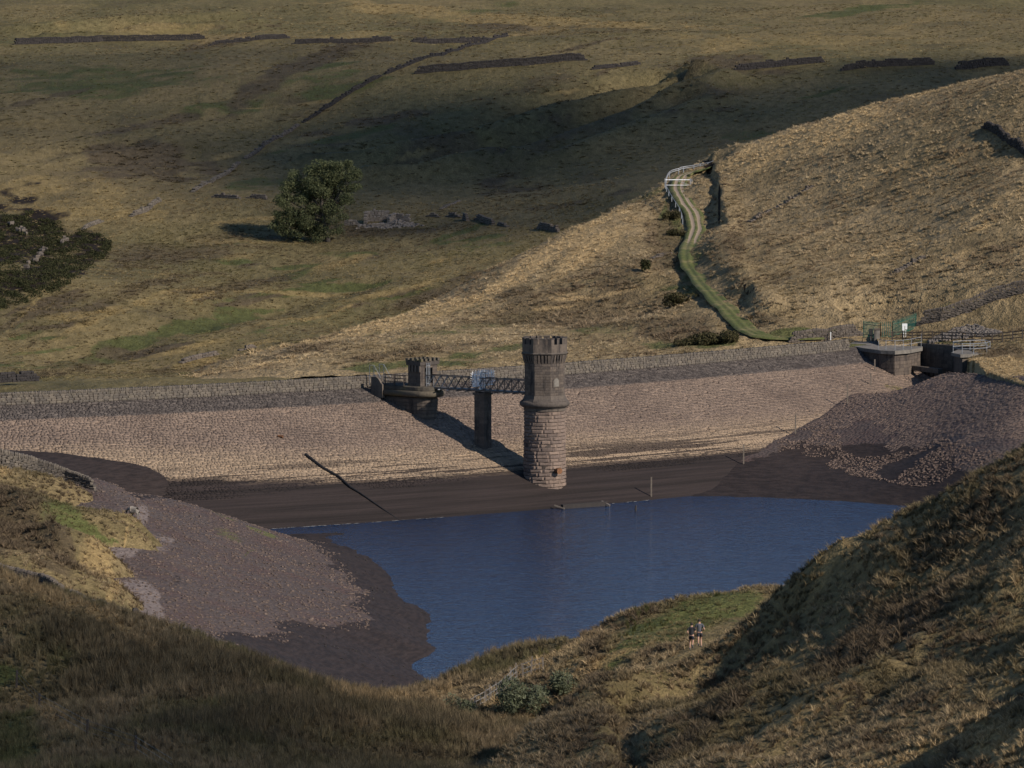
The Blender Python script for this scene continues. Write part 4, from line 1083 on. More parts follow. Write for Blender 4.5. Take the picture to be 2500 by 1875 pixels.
# white gate posts at the gatehouse doorway
gf = empty("door_gate", BL(6.05, 0, 0.55)); tag(gf, "tall pale steel gate bars in the gatehouse doorway", "gate")
for b in (-.62, -.36, -.1): MB().bar(bx * b, bx * b + Vector((0, 0, 2.5)), 0.07).build("bar", M['galv'], gf)
for z in (0.3, 1.2, 2.2): MB().bar(bx * -.66 + Vector((0, 0, z)), bx * -.06 + Vector((0, 0, z)), 0.05).build("cross_bar", M['galv'], gf)
# white palisade gate over the pier
pier_a = 7.0
pg = empty("palisade_gate", BL(6.0, 0, 0) + bl(pier_a, 0, ZD)); tag(pg, "white spiked palisade security gate across the footbridge", "gate")
npal = 15
for k in range(npal):
    f = k / (npal - 1) * 2 - 1; b = f * 1.75
    fan_ = max(0, abs(f) - 0.45) * 0.5 * (1 if f > 0 else -1)
    z0 = 0.05 if abs(b) < .6 else 0.45
    P0, P1 = perb * b + Vector((0, 0, z0)), perb * (b + fan_ * .5) + Vector((0, 0, 2.15 - .12 * abs(f)))
    m_ = MB().bar(P0, P1, 0.085, 0.03); m_.bar(P1, P1 + Vector((0, 0, .14)), 0.03); m_.build("pale", M['white_metal'], pg)
for z in (0.5, 1.75): MB().bar(perb * -1.75 + Vector((0, 0, z)), perb * 1.75 + Vector((0, 0, z)), 0.06).build("cross_rail", M['white_metal'], pg)
gd = MB(); off = dirb * 0.05
for b in (-.42, .42): gd.bar(perb * b + off, perb * b + off + Vector((0, 0, 1.95)), 0.07)
for z in (0.05, 1.0, 1.9): gd.bar(perb * -.42 + off + Vector((0, 0, z)), perb * .42 + off + Vector((0, 0, z)), 0.07)
gd.build("gate_frame", M['galv'], pg)
for sgn in (-1, 1):        # anti-climb wings of fanned spikes
    for k in range(6):
        a = R(35 + k * 18)
        P = perb * (1.78 * sgn) + Vector((0, 0, .5 + k * .25)); MB().bar(P, P + perb * sgn * .45 + Vector((0, 0, .16)), 0.035).build("spike", M['white_metal'], pg)
# pier
pb = BL(6.0, 0, 0) + bl(pier_a, 0, 0)
pr = empty("bridge_pier", (pb.x, pb.y, -6.2), math.atan2(dirb.y, dirb.x)); tag(pr, "square stone pier carrying the middle of the footbridge", "pier")
MB().box((0, 0, 3.1), (1.22, 1.30, 6.2)).build("pier_core", M['joint'], pr)
MB().box((0, 0, 6.26), (1.5, 1.6, 0.22)).build("pier_cap", M['coping'], pr)
rnd = random.Random(3)
for c in range(18):
    z0 = c * 0.345; e = 0.03
    for i, (sx, sy) in enumerate(((-1, -1), (1, -1), (1, 1), (-1, 1))):
        w = 0.62 + (0.08 if (c + i) % 2 else -0.08)
        # four corner blocks per course, alternately long and short
        lx, ly = (0.74, 0.56) if (c + i) % 2 else (0.56, 0.74)
        cx_, cy_ = sx * (0.64 - lx / 2 + rnd.uniform(0, .012)), sy * (0.68 - ly / 2 + rnd.uniform(0, .012))
        MB().box((cx_, cy_, z0 + .17), (lx - .012, ly - .012, 0.325)).build("pier_block", M['ashlar'], pr)

# ================================================================== PARAPET (WAVE) WALL ON THE CREST
wall = empty("parapet_wall", (0, 0, 0)); tag(wall, "long pale lichened stone parapet wall along the dam crest", "wall")
rnd = random.Random(17)
def crest_frame(t):
    x, y, _ = dam_pt(t, 0.0); x2, y2, _ = dam_pt(t, 1.0)
    return Vector((float(x), float(y), 0)), Vector((float(x2 - x), float(y2 - y), 0)).normalized()
t0w, t1w = dam_t(-62), dam_t(40.0)
mbw = MB(); mcp = MB(); mch = MB(); big = []
seglen = 1.0; t = t0w
# solid heart
n_ = 160; V = []; F = []
for k in range(n_ + 1):
    c, nn = crest_frame(t0w + (t1w - t0w) * k / n_)
    for (w, z) in ((0.30, -0.2), (0.18, 1.0), (-0.22, 1.0), (-0.3, -0.2)): p = c + nn * w; V.append((p.x, p.y, z))
for k in range(n_): F += [(k * 4 + j, k * 4 + (j + 1) % 4, k * 4 + 4 + (j + 1) % 4, k * 4 + 4 + j) for j in range(4)]
mbw.add(V, F); mbw.build("wall_heart", M['joint'], wall)
gap = (dam_t(-15.2), dam_t(-11.6))
sel = []
for cidx in range(4):
    z0 = 0.02 + cidx * 0.25; t = t0w
    while t < t1w:
        L = rnd.uniform(0.35, 0.8); c, nn = crest_frame(t + L / 2); tg = Vector((-nn.y, nn.x, 0))
        w0 = 0.30 - 0.03 * cidx
        r = MB(); r.rock((c.x + nn.x * (w0 - .12), c.y + nn.y * (w0 - .12), z0 + .125), (L / 2 * 1.02, 0.2, 0.135), rnd, rz=math.atan2(tg.y, tg.x))
        u_, v_ = proj((c.x, c.y, z0))
        if -20 < u_ < 420 and len(sel) < 290: sel.append(r)
        else: mch.add(r.V, r.F)
        t += L + .01
mch.build("face_stones", M['drystone_pale'], wall)["kind"] = "stuff"
for r in sel: link("face_stone", r.mesh("face_stone"), M['drystone_pale'], wall)
t = t0w
while t < t1w:
    L = rnd.uniform(0.14, 0.26); c, nn = crest_frame(t + L / 2); tg = Vector((-nn.y, nn.x, 0))
    mcp.rock((c.x, c.y, 1.02 + .14), (L / 2, 0.3, 0.17 + rnd.uniform(-.02, .05)), rnd, rz=math.atan2(tg.y, tg.x)); t += L
mcp.build("coping_stones", M['drystone_pale'], wall)["kind"] = "stuff"

# ================================================================== EAST END OF THE DAM
ep = [Pz(*p) for p in [(2335, 896, 0.05), (2500, 937, .05), (2800, 1005, .05), (2400, 878, 0.85), (2500, 872, 1.05), (2500, 852, .75), (2430, 852, .62), (2300, 846, .5), (2180, 838, .55), (2110, 826, .85), (2236, 812, 1.3), (2020, 832, .5), (2500, 832, 1.7), (2340, 824, 1.3), (2800, 850, 1.2), (2800, 900, 1.2), (2420, 905, 0.45), (2500, 905, 0.7)]]
ep += [Vector((60, 612, 4.0)), Vector((45, 612, 2.0)), Vector((80, 610, 6))]
east = Sheet(ep, 0.0003, bump=[(3, 3, 0.14, 101, 3), (.9, .9, 0.1, 103, 2)])
def chan(x, y):
    yb = np.interp(x, [49.3, 57.9], [589.5, 579.5])
    ind = (x > 42.0) & (x < np.interp(y, [560, 566, 590], [53.0, 52.6, 55.5])) & (y < yb)
    return np.where(ind, -4.0, 0.0)
def edge_drop(x, y):
    yl = np.interp(x, [40, 46, 50.6, 55.7, 68], [575, 570, 560.0, 535.0, 499])
    return -np.clip(yl - y, 0, 6) * 1.5
east.extra = [chan, edge_drop]
ys_ = np.linspace(495, 612, 230); xs_ = np.linspace(44.2, 80, 150)
Xe, Ye = np.meshgrid(xs_, ys_)
me = grid_mesh("east_ground", Xe, Ye, east.z(Xe, Ye))
B = Blobs()
def eb(u, v, ru, rv, ch, wt, ang=0): B.add(east, u, v, ru, rv, ch, wt, (530, 612), ang)
eb(2430, 890, 140, 26, STR, 1, -8); eb(2460, 870, 60, 8, RSH, .7); eb(2300, 835, 200, 8, GRN, .6)
col = B.paint(me, Xe, Ye, 'east')
inch = (chan(Xe, Ye) < -1).ravel(); col[inch] = (0, 0, 0, 1)
me.attributes["cover"].data.foreach_set("color", col.ravel())
tag(link("east_ground", me, M['moor_spur']), "straw grass apron and verge at the spillway end of the dam", kind="structure")
# pitching on the bank facing the dam
rnd = random.Random(23); mbk = MB()
def dam_face(x, y):
    s_ = np.polyval(np.polyder(cpoly), x); return CREST_Z - (crest(x) - y) / math.hypot(1, s_) / DAM_M
for row in range(120):
    s_ = row * 0.42
    for col_ in range(112):
        x = 31 + col_ * 0.42 + rnd.uniform(-.1, .1) + (row % 2) * .2; y = 571 - s_ - (x - 43) * 0.9 + rnd.uniform(-.06, .06) + 8
        if x > 72: continue
        u_, v_ = proj((x, y, -3))
        if u_ < 1800 or u_ > 2560 or y > 572: continue
        z = bed.zz(x, y) if False else 0
        mbk.V.append((x, y, 0)); 
P = np.array(mbk.V); Zc = bed.z(P[:, 0], P[:, 1]); G1 = bed.z(P[:, 0] + .3, P[:, 1]); G2 = bed.z(P[:, 0], P[:, 1] + .3)
mbk = MB(); cnt = 0; parts_ = []
lim_ = -6.4 + 3.0 * fbm(P[:, 0] / 6, P[:, 1] / 6, 120, 3)
for (x, y, _), z, g1, g2, lm in zip(P, Zc, G1, G2, lim_):
    if z < lm or z > -0.1 or (x < 43 and z < dam_face(x, y) + .03) or rnd.random() < .06: continue
    gx, gy = (g1 - z) / .3, (g2 - z) / .3
    if abs(gx) + abs(gy) > 1.2 or (x < 44.5 and z > -2.6): continue
    L, Wd = rnd.uniform(.17, .25), rnd.uniform(.12, .19); h = rnd.uniform(.012, .055); V = []
    for (k, q) in ((-.08, 1.0), (h, .86)):
        for (dx, dy) in ((-L, -Wd), (L, -Wd), (L, Wd), (-L, Wd)):
            ddx, ddy = (dx * .77 - dy * .64) * q, (-dx * .64 - dy * .77) * -q
            ddx, ddy = (dx * .74 + dy * .67) * q, (-dx * .67 + dy * .74) * q
            V.append((x + ddx, y + ddy, z + gx * ddx + gy * ddy + k + rnd.uniform(-.015, .015)))
    mbk.add(V, BOXF); cnt += 1
bp = mbk.build("bank_pitching", M['bank_stone']); tag(bp, "coursed stone pitching on the bank below the straw grass apron", "stone pitching", kind="stuff")

# spillway bastion: rounded stone pier with slab
ba = empty("spillway_bastion", Pz(2160, 848, 0.3)); bo = ba.location.copy()
tag(ba, "round nosed stone bastion at the spillway end of the dam", "bastion")
def bp_(u, v, z): p = Pz(u, v, z) - bo; return (p.x, p.y)
outline = [bp_(2069, 842, .3), bp_(2110, 850, .3), bp_(2150, 855.5, .3), bp_(2185, 857, .3), bp_(2222, 854, .3), bp_(2252, 848, .3), bp_(2256, 836, .3), bp_(2150, 832, .3), bp_(2085, 834, .3)]
def scale_poly(P, k): 
    c = np.mean(np.array(P), 0); return [tuple(c + (np.array(p) - c) * k) for p in P]
MB().prism(scale_poly(outline, 1.0), -0.42, 0.0).build("deck_slab", M['concrete'], ba)
core_o = scale_poly(outline, 0.93)
MB().prism(core_o, -3.3, -0.42).build("bastion_core", M['joint'], ba)
rnd = random.Random(29)
for c in range(6):
    z0 = -3.0 + c * 0.43; pts = core_o[:7]; carry = 0.0
    for i in range(6):
        p, q = Vector(pts[i]), Vector(pts[i + 1]); L = (q - p).length; k = max(1, int(L / .85)); d = (q - p) / L; nn = Vector((d.y, -d.x))
        for j in range(k):
            a = p + d * (L * j / k + .01); b = p + d * (L * (j + 1) / k - .01); e = rnd.uniform(.03, .07)
            V = []
            for z in (z0 + .012, z0 + .418):
                for r in (a - nn * .05, b - nn * .05, b + nn * e, a + nn * e): V.append((r.x, r.y, z))
            F = [(3, 2, 1, 0), (4, 5, 6, 7)] + [(t_, (t_ + 1) % 4, 4 + (t_ + 1) % 4, 4 + t_) for t_ in range(4)]
            MB().add(V, F).build("wall_block", M['ashlar'], ba)
def railing(name, label, pts, h, mat, rails=(1.0, 0.5), rad=0.028, group=None, step=1):
    o = empty(name, pts[0]); base = Vector(pts[0])
    for p in pts[::step]: MB().tube([Vector(p) - base, Vector(p) - base + Vector((0, 0, h))], rad * 1.15, 6).build("post", mat, o)
    for r in rails: MB().tube([Vector(p) - base + Vector((0, 0, h * r)) for p in pts], rad, 6).build("rail", mat, o)
    tag(o, label, "railing", group); return o
railing("safety_railing", "galvanised safety railing round the nose of the bastion slab", [Pz(2145, 853, .3), Pz(2163, 855, .3), Pz(2185, 855.5, .3), Pz(2205, 854, .3), Pz(2225, 851, .3), Pz(2249, 846, .3), Pz(2249, 838, .3)], 1.15, M['galv'])
railing("safety_railing", "thin dark railing along the dam edge of the bastion slab", [Pz(2071, 841, .3), Pz(2090, 838, .3), Pz(2105, 836, .3), Pz(2130, 835, .3), Pz(2160, 834, .3), Pz(2184, 833.5, .3)], 1.15, M['steel'], rad=0.022)
# weir sill
si = Pz(2192, 893, -1.9); sj = Pz(2296, 906, -2.1)
MBs = MB(); MBs.bar(si, sj, 0.7, 0.55); o = MBs.build("weir_sill", M['coping']); tag(o, "low dark stone weir sill at the foot of the bastion", "weir sill")
# channel retaining wall
c0, c1 = Vector((48.6, 590.3, 0)), Vector((60.5, 576.4, 0))
cw = empty("channel_wall", c0); tag(cw, "dark retaining wall at the back of the spillway channel", "wall")
d = (c1 - c0); L = d.length; d.normalize(); nn = Vector((-d.y, d.x, 0)); nn = nn if nn.y < 0 else -nn
mbc = MB(); mbc.bar(Vector((0, 0, -1.6)), d * L + Vector((0, 0, -1.6)), 0.5, 4.2); mbc.build("wall_body", M['joint'], cw)
MB().bar(Vector((0, 0, .55)), d * L + Vector((0, 0, .55)), 0.66, 0.22).build("wall_coping", M['coping'], cw)
rnd = random.Random(31)
for c in range(9):
    a = rnd.uniform(0, .4)
    while a < L - 1:
        w_ = rnd.uniform(.6, 1.1); p = d * (a + w_ / 2) + nn * .27
        MB().box((p.x, p.y, -3.3 + c * .42 + .2), (w_ - .02, .12, .40), math.atan2(d.y, d.x)).build("wall_block", M['coping'], cw); a += w_
# concrete platform over the channel with pipe railing
pf = empty("access_platform", Pz(2380, 864, .25)); po = pf.location.copy(); tag(pf, "concrete access platform beside the spillway channel", "platform")
Pp = [Pz(*q, .25) - po for q in ((2322, 861), (2345, 866), (2400, 864), (2470, 860), (2460, 853), (2340, 853))]
MB().prism([(p.x, p.y) for p in Pp], -0.35, 0.02).build("slab", M['concrete'], pf)
MB().prism([(p.x, p.y) for p in scale_poly([(q.x, q.y) for q in Pp], .9)] if False else scale_poly([(q.x, q.y) for q in Pp], .9), -2.6, -0.35).build("abutment", M['coping'], pf)
railing("platform_railing", "galvanised pipe railing with rounded end on the concrete platform", [Pz(2327, 861, .27), Pz(2349, 864, .27), Pz(2377, 864, .27), Pz(2409, 861.5, .27), Pz(2417, 858, .27), Pz(2405, 855, .27), Pz(2368, 855.5, .27), Pz(2327, 858, .27)], 1.2, M['galv'], rad=0.035)

# post and rail fence
tops = [(2178, 836), (2204, 836.5), (2227, 838), (2251, 839), (2276, 840), (2300, 841), (2324, 842.5), (2349, 844), (2373, 845.5), (2397, 847), (2422, 848), (2447, 849), (2472, 850), (2496, 851), (2522, 852)]
fp = [Pz(u, v, .55) for u, v in tops]
for p in fp: p.z = max(p.z, east.zz(p.x, p.y) + .02)
fo = empty("post_and_rail_fence", fp[0]); tag(fo, "dark timber post and rail fence above the spillway channel", "fence")
for p in fp: MB().box(tuple(p - fp[0] + Vector((0, 0, .6))), (.13, .13, 1.3)).build("post", M['timber_dark'], fo)
for i in range(len(fp) - 1):
    for z in (0.35, .75, 1.1): MB().bar(fp[i] - fp[0] + Vector((0, 0, z)), fp[i + 1] - fp[0] + Vector((0, 0, z)), 0.06, 0.11).build("rail", M['timber_dark'], fo)
# green palisade fence: three runs
def palisade(name, label, a, b, h, dens=0.21, dz=0.0):
    o = empty(name, a); d = Vector(b) - Vector(a); L = d.length; n_ = int(L / dens); u_ = d / L
    for k in range(n_ + 1):
        p = u_ * (L * k / n_); m_ = MB().bar(p + Vector((0, 0, .05)), p + Vector((0, 0, h)), .06, .02); m_.bar(p + Vector((0, 0, h)), p + Vector((0, 0, h + .1)), .03); m_.build("pale", M['green_metal'], o)
    for z in (.4, h - .35): MB().bar(Vector((0, 0, z)), d + Vector((0, 0, z)), .05, .06).build("cross_rail", M['green_metal'], o)
    for p in (Vector((0, 0, 0)), d): MB().box(tuple(p + Vector((0, 0, h / 2))), (.1, .1, h)).build("post", M['green_metal'], o)
    tag(o, label, "fence", "green palisade runs"); return o
pa, pb2, pc, pd = Pz(2108, 824, .75), Pz(2150, 829, .7), Pz(2178, 829, .7), Py(2236, 808, 602)
palisade("palisade_fence", "short run of green palisade fence nearest the dam", pa, pb2, 2.0)
palisade("palisade_gate", "green palisade gate leaf behind the stone kiosk", pb2, pc, 2.1)["category"] = "gate"
palisade("palisade_fence", "green palisade run climbing beside the white notice", pc, pd, 2.15, .32)
# white notice on a post, stone kiosk, dark cabinet, pallet, white stakes
sg = empty("notice_sign", Pz(2208, 830, .7)); tag(sg, "white notice boards on twin posts before the green fence", "sign")
for dx in (-.09, .16): MB().box((dx, 0, .6), (.07, .06, 1.2)).build("post", M['sign_white'], sg)
MB().box((-.13, -.06, 1.55), (.26, .03, .80)).build("board", M['sign_white'], sg); MB().box((.2, -.06, 1.62), (.26, .03, .66)).build("board", M['sign_white'], sg)
MB().box((0.03, -.07, 1.85), (.62, .03, .3)).build("board", M['sign_white'], sg)
ki = empty("stone_kiosk", Pz(2141, 833, .55)); tag(ki, "squat grey stone pillar kiosk on the bastion's landward side", "kiosk")
MB().box((0, 0, .7), (.66, .6, 1.4)).build("body", M['concrete'], ki); MB().box((0, 0, 1.46), (.8, .74, .14)).build("cap", M['coping'], ki)
cb = empty("control_cabinet", Pz(2126, 831, .55)); tag(cb, "dark control cabinet on a leg beside the stone kiosk", "cabinet")
MB().box((0, 0, 1.05), (.45, .4, .75)).build("cabinet_body", M['dark_panel'], cb); MB().box((0, 0, .35), (.12, .12, .7)).build("leg", M['steel'], cb)
pl = empty("timber_stile", Pz(2064, 826, .4)); tag(pl, "small pale timber stile panel by the parapet end", "stile")
for z in (.15, .4, .65, .9): MB().box((0, 0, z), (.78, .05, .11)).build("slat", M['timber_pale'], pl)
for dx in (-.34, .0, .34): MB().box((dx, .05, .5), (.1, .06, 1.0)).build("upright", M['timber_pale'], pl)
stp = Pz(2028, 829, .4); o = MB().box((stp.x, stp.y, stp.z + .4), (.09, .09, .95)).box((stp.x, stp.y, stp.z + .9), (.12, .12, .06)).build("white_stake", M['sign_white']); tag(o, "short white stake behind the parapet wall near the stile", "stake")

# marker posts down the dam's right-hand foot
for i, (u, v, h) in enumerate([(1591, 1213, 2.15), (1815, 1138, 2.1), (1943, 1067, 2.15), (2067, 1002, 2.2), (2125, 940, 1.3), (2135, 907, 1.35)]):
    p, t, w = dam_hit(u, v); p.z = max(p.z, bed.zz(p.x, p.y))
    o = MB().box((p.x, p.y, p.z + h / 2 - .15), (.15, .15, h + .3)).box((p.x, p.y, p.z + h + .02), (.18, .18, .05)).build("marker_post", M['timber'])
    tag(o, ["timber marker post standing nearest the water's edge", "timber marker post second from the water, at the silt line", "timber marker post third from the water, on pale silt", "tall timber marker post fourth from the water", "short timber marker post second from the bastion", "short timber marker post closest to the bastion"][i], "post", "marker posts down the dam foot")
# pipe on the face, log, culvert, water post
P_ = [dam_hit(u, v)[0] + Vector((0, 0, .12)) for u, v in ((747, 1112), (790, 1144), (828, 1166), (856, 1191), (878, 1208), (913, 1228), (984, 1282))]
o = MB().tube(P_, [.16, .15, .13, .12, .09, .08, .07], 8).build("outlet_pipe", M['black']); tag(o, "thin black pipe lying down the dam face into the water", "pipe")
p = dam_hit(685, 1067)[0]; o = MB().tube([p + Vector((-.25, .1, .15)), p + Vector((.3, -.1, .1))], [.13, .15], 8).build("pipe_stub", M['rust']); tag(o, "short rusty pipe stub lying on the dam face", "pipe")
wa, wb_ = Pz(1372, 1240, WATER_Z + .1), Pz(1480, 1232, WATER_Z + .12)
cu = empty("culvert_beam", wa); tag(cu, "dark beam of an old culvert breaking the waterline below the tower", "culvert")
MB().bar(Vector((0, 0, .1)), wb_ - wa + Vector((0, 0, .1)), .45, .5).build("beam", M['drystone_dark'], cu)
MB().bar(wb_ - wa + Vector((-.5, 0, .3)), wb_ - wa + Vector((.35, -.4, -.1)), .3, .25).build("end_stone", M['rubble'], cu)
MB().bar(Vector((-.8, .1, .25)), Vector((.25, -.2, -.05)), .25, .12).build("plank", M['timber'], cu)
p = Pz(1552, 1248, WATER_Z); o = MB().tube([p + Vector((0, 0, -.5)), p + Vector((0, 0, .3)), p + Vector((.03, 0, .62))], [.1, .1, .07], 8).build("water_stake", M['timber_dark']); tag(o, "dark stake poking out of the water near the culvert", "stake")

# ================================================================== TRACK, BARRIER, GATE
def smooth_path(P, per=6):
    P = [Vector(p) for p in P]; out = []
    for i in range(len(P) - 1):
        p0, p1, p2, p3 = P[max(i - 1, 0)], P[i], P[i + 1], P[min(i + 2, len(P) - 1)]
        for k in range(per):
            t = k / per
            out.append(0.5 * ((2 * p1) + (p2 - p0) * t + (2 * p0 - 5 * p1 + 4 * p2 - p3) * t * t + (3 * p1 - p0 - 3 * p2 + p3) * t ** 3))
    out.append(P[-1]); return out
tp = smooth_path(TRK, 7)
def side_vec(path, i):
    d = path[min(i + 1, len(path) - 1)] - path[max(i - 1, 0)]; d.z = 0; d.normalize(); return Vector((d.y, -d.x, 0))    # right of travel
offs = np.array([-1.75, -1.45, -1.15, -0.95, -0.7, -0.45, -0.25, 0.0, 0.25, 0.45, 0.7, 0.95, 1.15, 1.45, 1.75])
prof = np.array([-0.22, -0.05, 0.0, -0.02, -0.07, -0.07, -0.01, 0.03, -0.01, -0.07, -0.07, -0.02, 0.0, 0.0, -0.2])
rutw = np.array([0, 0, 0, .5, 1, 1, .4, 0, .4, 1, 1, .5, 0, 0, 0.])
zc = np.array([spur.zz(p.x, p.y) for p in tp]); zc = np.convolve(np.pad(zc, 3, mode='edge'), np.ones(7) / 7, 'valid')
VX = []; cols = []
for i, p in enumerate(tp):
    r = side_vec(tp, i); f = i / len(tp)
    for o_, pz, rw in zip(offs, prof, rutw):
        q = p + r * o_ * (0.78 + .26 * vnoise(np.array([i * .6]), np.array([o_ > 0]), 5)[0]); VX.append((q.x, q.y, zc[i] + 0.30 + pz)); 
        cols.append((rw * np.clip((f - 0.44) / 0.08, 0, 1), 0.0, 0.0, 1))
n_ = len(offs); F = [(i * n_ + j, i * n_ + j + 1, (i + 1) * n_ + j + 1, (i + 1) * n_ + j) for i in range(len(tp) - 1) for j in range(n_ - 1)]
me = pydata("track", VX, F, True); at = me.attributes.new("rut", 'FLOAT_COLOR', 'POINT'); at.data.foreach_set("color", np.array(cols, np.float32).ravel())
m, nt, b = new_mat("grass_track"); n = N(nt); p = n.pos(); a_ = n.attr("rut"); cs = n.node("ShaderNodeSeparateColor"); n.link(a_.outputs["Color"], cs.inputs[0])
nf = n.noise(p, 1.3, 4, .65); nn_ = n.noise(p, 5, 3, .6)
g = n.mix(n.ramp(nf, .3, .7), (0.085, 0.108, 0.030), (0.135, 0.135, 0.050)); g = n.mix(n.ramp(nn_, .3, .8), n.mix(1.0, g, (.6, .6, .6), 'MULTIPLY'), g); g = n.mix(n.math('MULTIPLY', n.ramp(n.noise(p, .35, 4, .65), .48, .66), .7), g, (0.19, 0.155, 0.072))
dirt = n.mix(nn_, (0.20, 0.150, 0.105), (0.30, 0.235, 0.170))
col = n.mix(n.ramp(n.math('ADD', cs.outputs[0], n.math('MULTIPLY', n.math('SUBTRACT', nf, .5), .9)), .4, .62), g, dirt)
n.link(col, b.inputs["Base Color"]); n.link(n.bump(nn_, .5, .12), b.inputs["Normal"]); M['track'] = m
tag(link("track", me, m), "green track with two worn ruts climbing the spur", kind="structure")
iu = [i for i, p in enumerate(tp) if p.y > 695]
left = [tp[i] - side_vec(tp, i) * 1.9 for i in iu]; left = [Vector((p.x, p.y, zc[i] + .3)) for p, i in zip(left, iu)]
gi = min(range(len(tp)), key=lambda i: abs(tp[i].y - 726)); 
upper = [p for p, i in zip(left, iu) if i >= gi]; lower = [p for p, i in zip(left, iu) if i <= gi]
def barrier(pts, label, h, w, mat, rad):
    o = empty("crash_barrier", pts[0]); b0 = Vector(pts[0])
    for p in pts[::3]: MB().box(tuple(p - b0 + Vector((0, 0, h / 2 - .1))), (.12, .12, h + .1)).build("post", M['galv'], o)
    for z in ((h - .28, h - .04) if w else (h - .08,)):
        MB().tube([p - b0 + Vector((0, 0, z)) for p in pts], rad, 6).build("beam", mat, o)
    tag(o, label, "barrier"); return o
barrier(upper, "silver crash barrier curving round the top of the track", 0.8, True, M['galv'], 0.06)
barrier(lower, "thin low rail down the track's edge below the field gate", 0.7, False, M['galv'], 0.04)
r = side_vec(tp, gi); gc = Vector((tp[gi].x, tp[gi].y, zc[gi] + .3)); gt = empty("field_gate", gc); tag(gt, "pale tubular steel gate across the green track", "gate")
for o_ in (-2.0, 1.75): MB().box(tuple(r * o_ + Vector((0, 0, .6))), (.16, .16, 1.3)).build("gate_post", M['galv'], gt)
MB().box(tuple(r * 1.98 + Vector((0, 0, .55))), (.14, .14, 1.15)).build("gate_post", M['galv'], gt)
for z in (.25, 1.05): MB().bar(r * -1.95 + Vector((0, 0, z)), r * 1.7 + Vector((0, 0, z)), .12 if z > 1 else .07).build("gate_bar", M['white_metal'], gt)
MB().bar(r * -.6 + Vector((0, 0, 1.05)), r * 1.6 + Vector((0, 0, .25)), .06).build("brace", M['galv'], gt)

# ================================================================== DRYSTONE WALLS
def drystone(name, label, pts, zf, h, th=0.6, stone=(0.5, 0.24), mat='drystone', ragged=0.35, seed=1, cope=True, parts=0, group=None, cat="wall"):
    """a field wall of separate stones along ground points; zf(x,y) gives the ground"""
    rn = random.Random(seed); P = [Vector((p[0], p[1], 0)) for p in pts]
    o = empty(name, (P[0].x, P[0].y, zf(P[0].x, P[0].y))); base = o.location.copy()
    seg = [0.0]
    for a, b_ in zip(P, P[1:]): seg.append(seg[-1] + (b_ - a).length)
    L = seg[-1]
    def at(t):
        for i in range(len(P) - 1):
            if t <= seg[i + 1] or i == len(P) - 2:
                d = (P[i + 1] - P[i]); l_ = max(d.length, 1e-6); return P[i] + d * ((t - seg[i]) / l_), d / l_
    sel = []; mbx = MB(); hp = [1 - ragged * rn.random() ** 1.5 for _ in range(int(L / 1.2) + 3)]
    def hh(t): k = t / 1.2; i = int(k); f = k - i; e = min(1, (t + .3) / 1.5, (L - t + .3) / 1.5); return h * (hp[i] * (1 - f) + hp[i + 1] * f) * max(.25, e)
    ts = np.arange(0, L + .3, .6); Z = {}
    zs = [zf(*at(min(t, L))[0].to_2d()) for t in ts]
    def zg(t): return float(np.interp(t, ts, zs))
    c = 0; z = 0.0
    while z < h:
        ch_ = stone[1] * rn.uniform(.8, 1.2); t = rn.uniform(0, .3)
        while t < L:
            l_ = stone[0] * rn.uniform(.6, 1.5)
            if z + ch_ * .4 < hh(t):
                p, d = at(min(t + l_ / 2, L)); wd = th / 2 * (1 - .35 * z / h) * rn.uniform(.92, 1.1)
                m_ = MB().rock((p.x - base.x + rn.uniform(-.03, .03), p.y - base.y + rn.uniform(-.03, .03), zg(t) - base.z + z + ch_ / 2 - .05), (l_ / 2 * 1.06, wd, ch_ / 2 * 1.1), rn, rz=math.atan2(d.y, d.x))
                if parts and len(sel) < parts: sel.append(m_)
                else: mbx.add(m_.V, m_.F)
            t += l_
        z += ch_; c += 1
    if cope:
        t = 0.0; mc = MB()
        while t < L:
            l_ = rn.uniform(.16, .3) * (stone[0] / .5) ** .5
            if hh(t) > h * .82:
                p, d = at(t); mc.rock((p.x - base.x, p.y - base.y, zg(t) - base.z + hh(t) + .1), (l_ / 2, th / 2 * .8, .17 + rn.uniform(0, .06)), rn, rz=math.atan2(d.y, d.x))
            t += l_
        if mc.V: mc.build("coping_stones", M[mat], o)["kind"] = "stuff"
    if mbx.V: 
        q = mbx.build("wall_stones", M[mat], o); q["kind"] = "stuff"
    for m_ in sel: link("stone", m_.mesh("stone"), M[mat], o)
    tag(o, label, cat, group); return o
def uv_path(sheet, uv, yr, n=None): return [sheet.hit(u, v, *yr) for u, v in uv]
fz = lambda x, y: far.zz(x, y)
sz = lambda x, y: spur.zz(x, y)
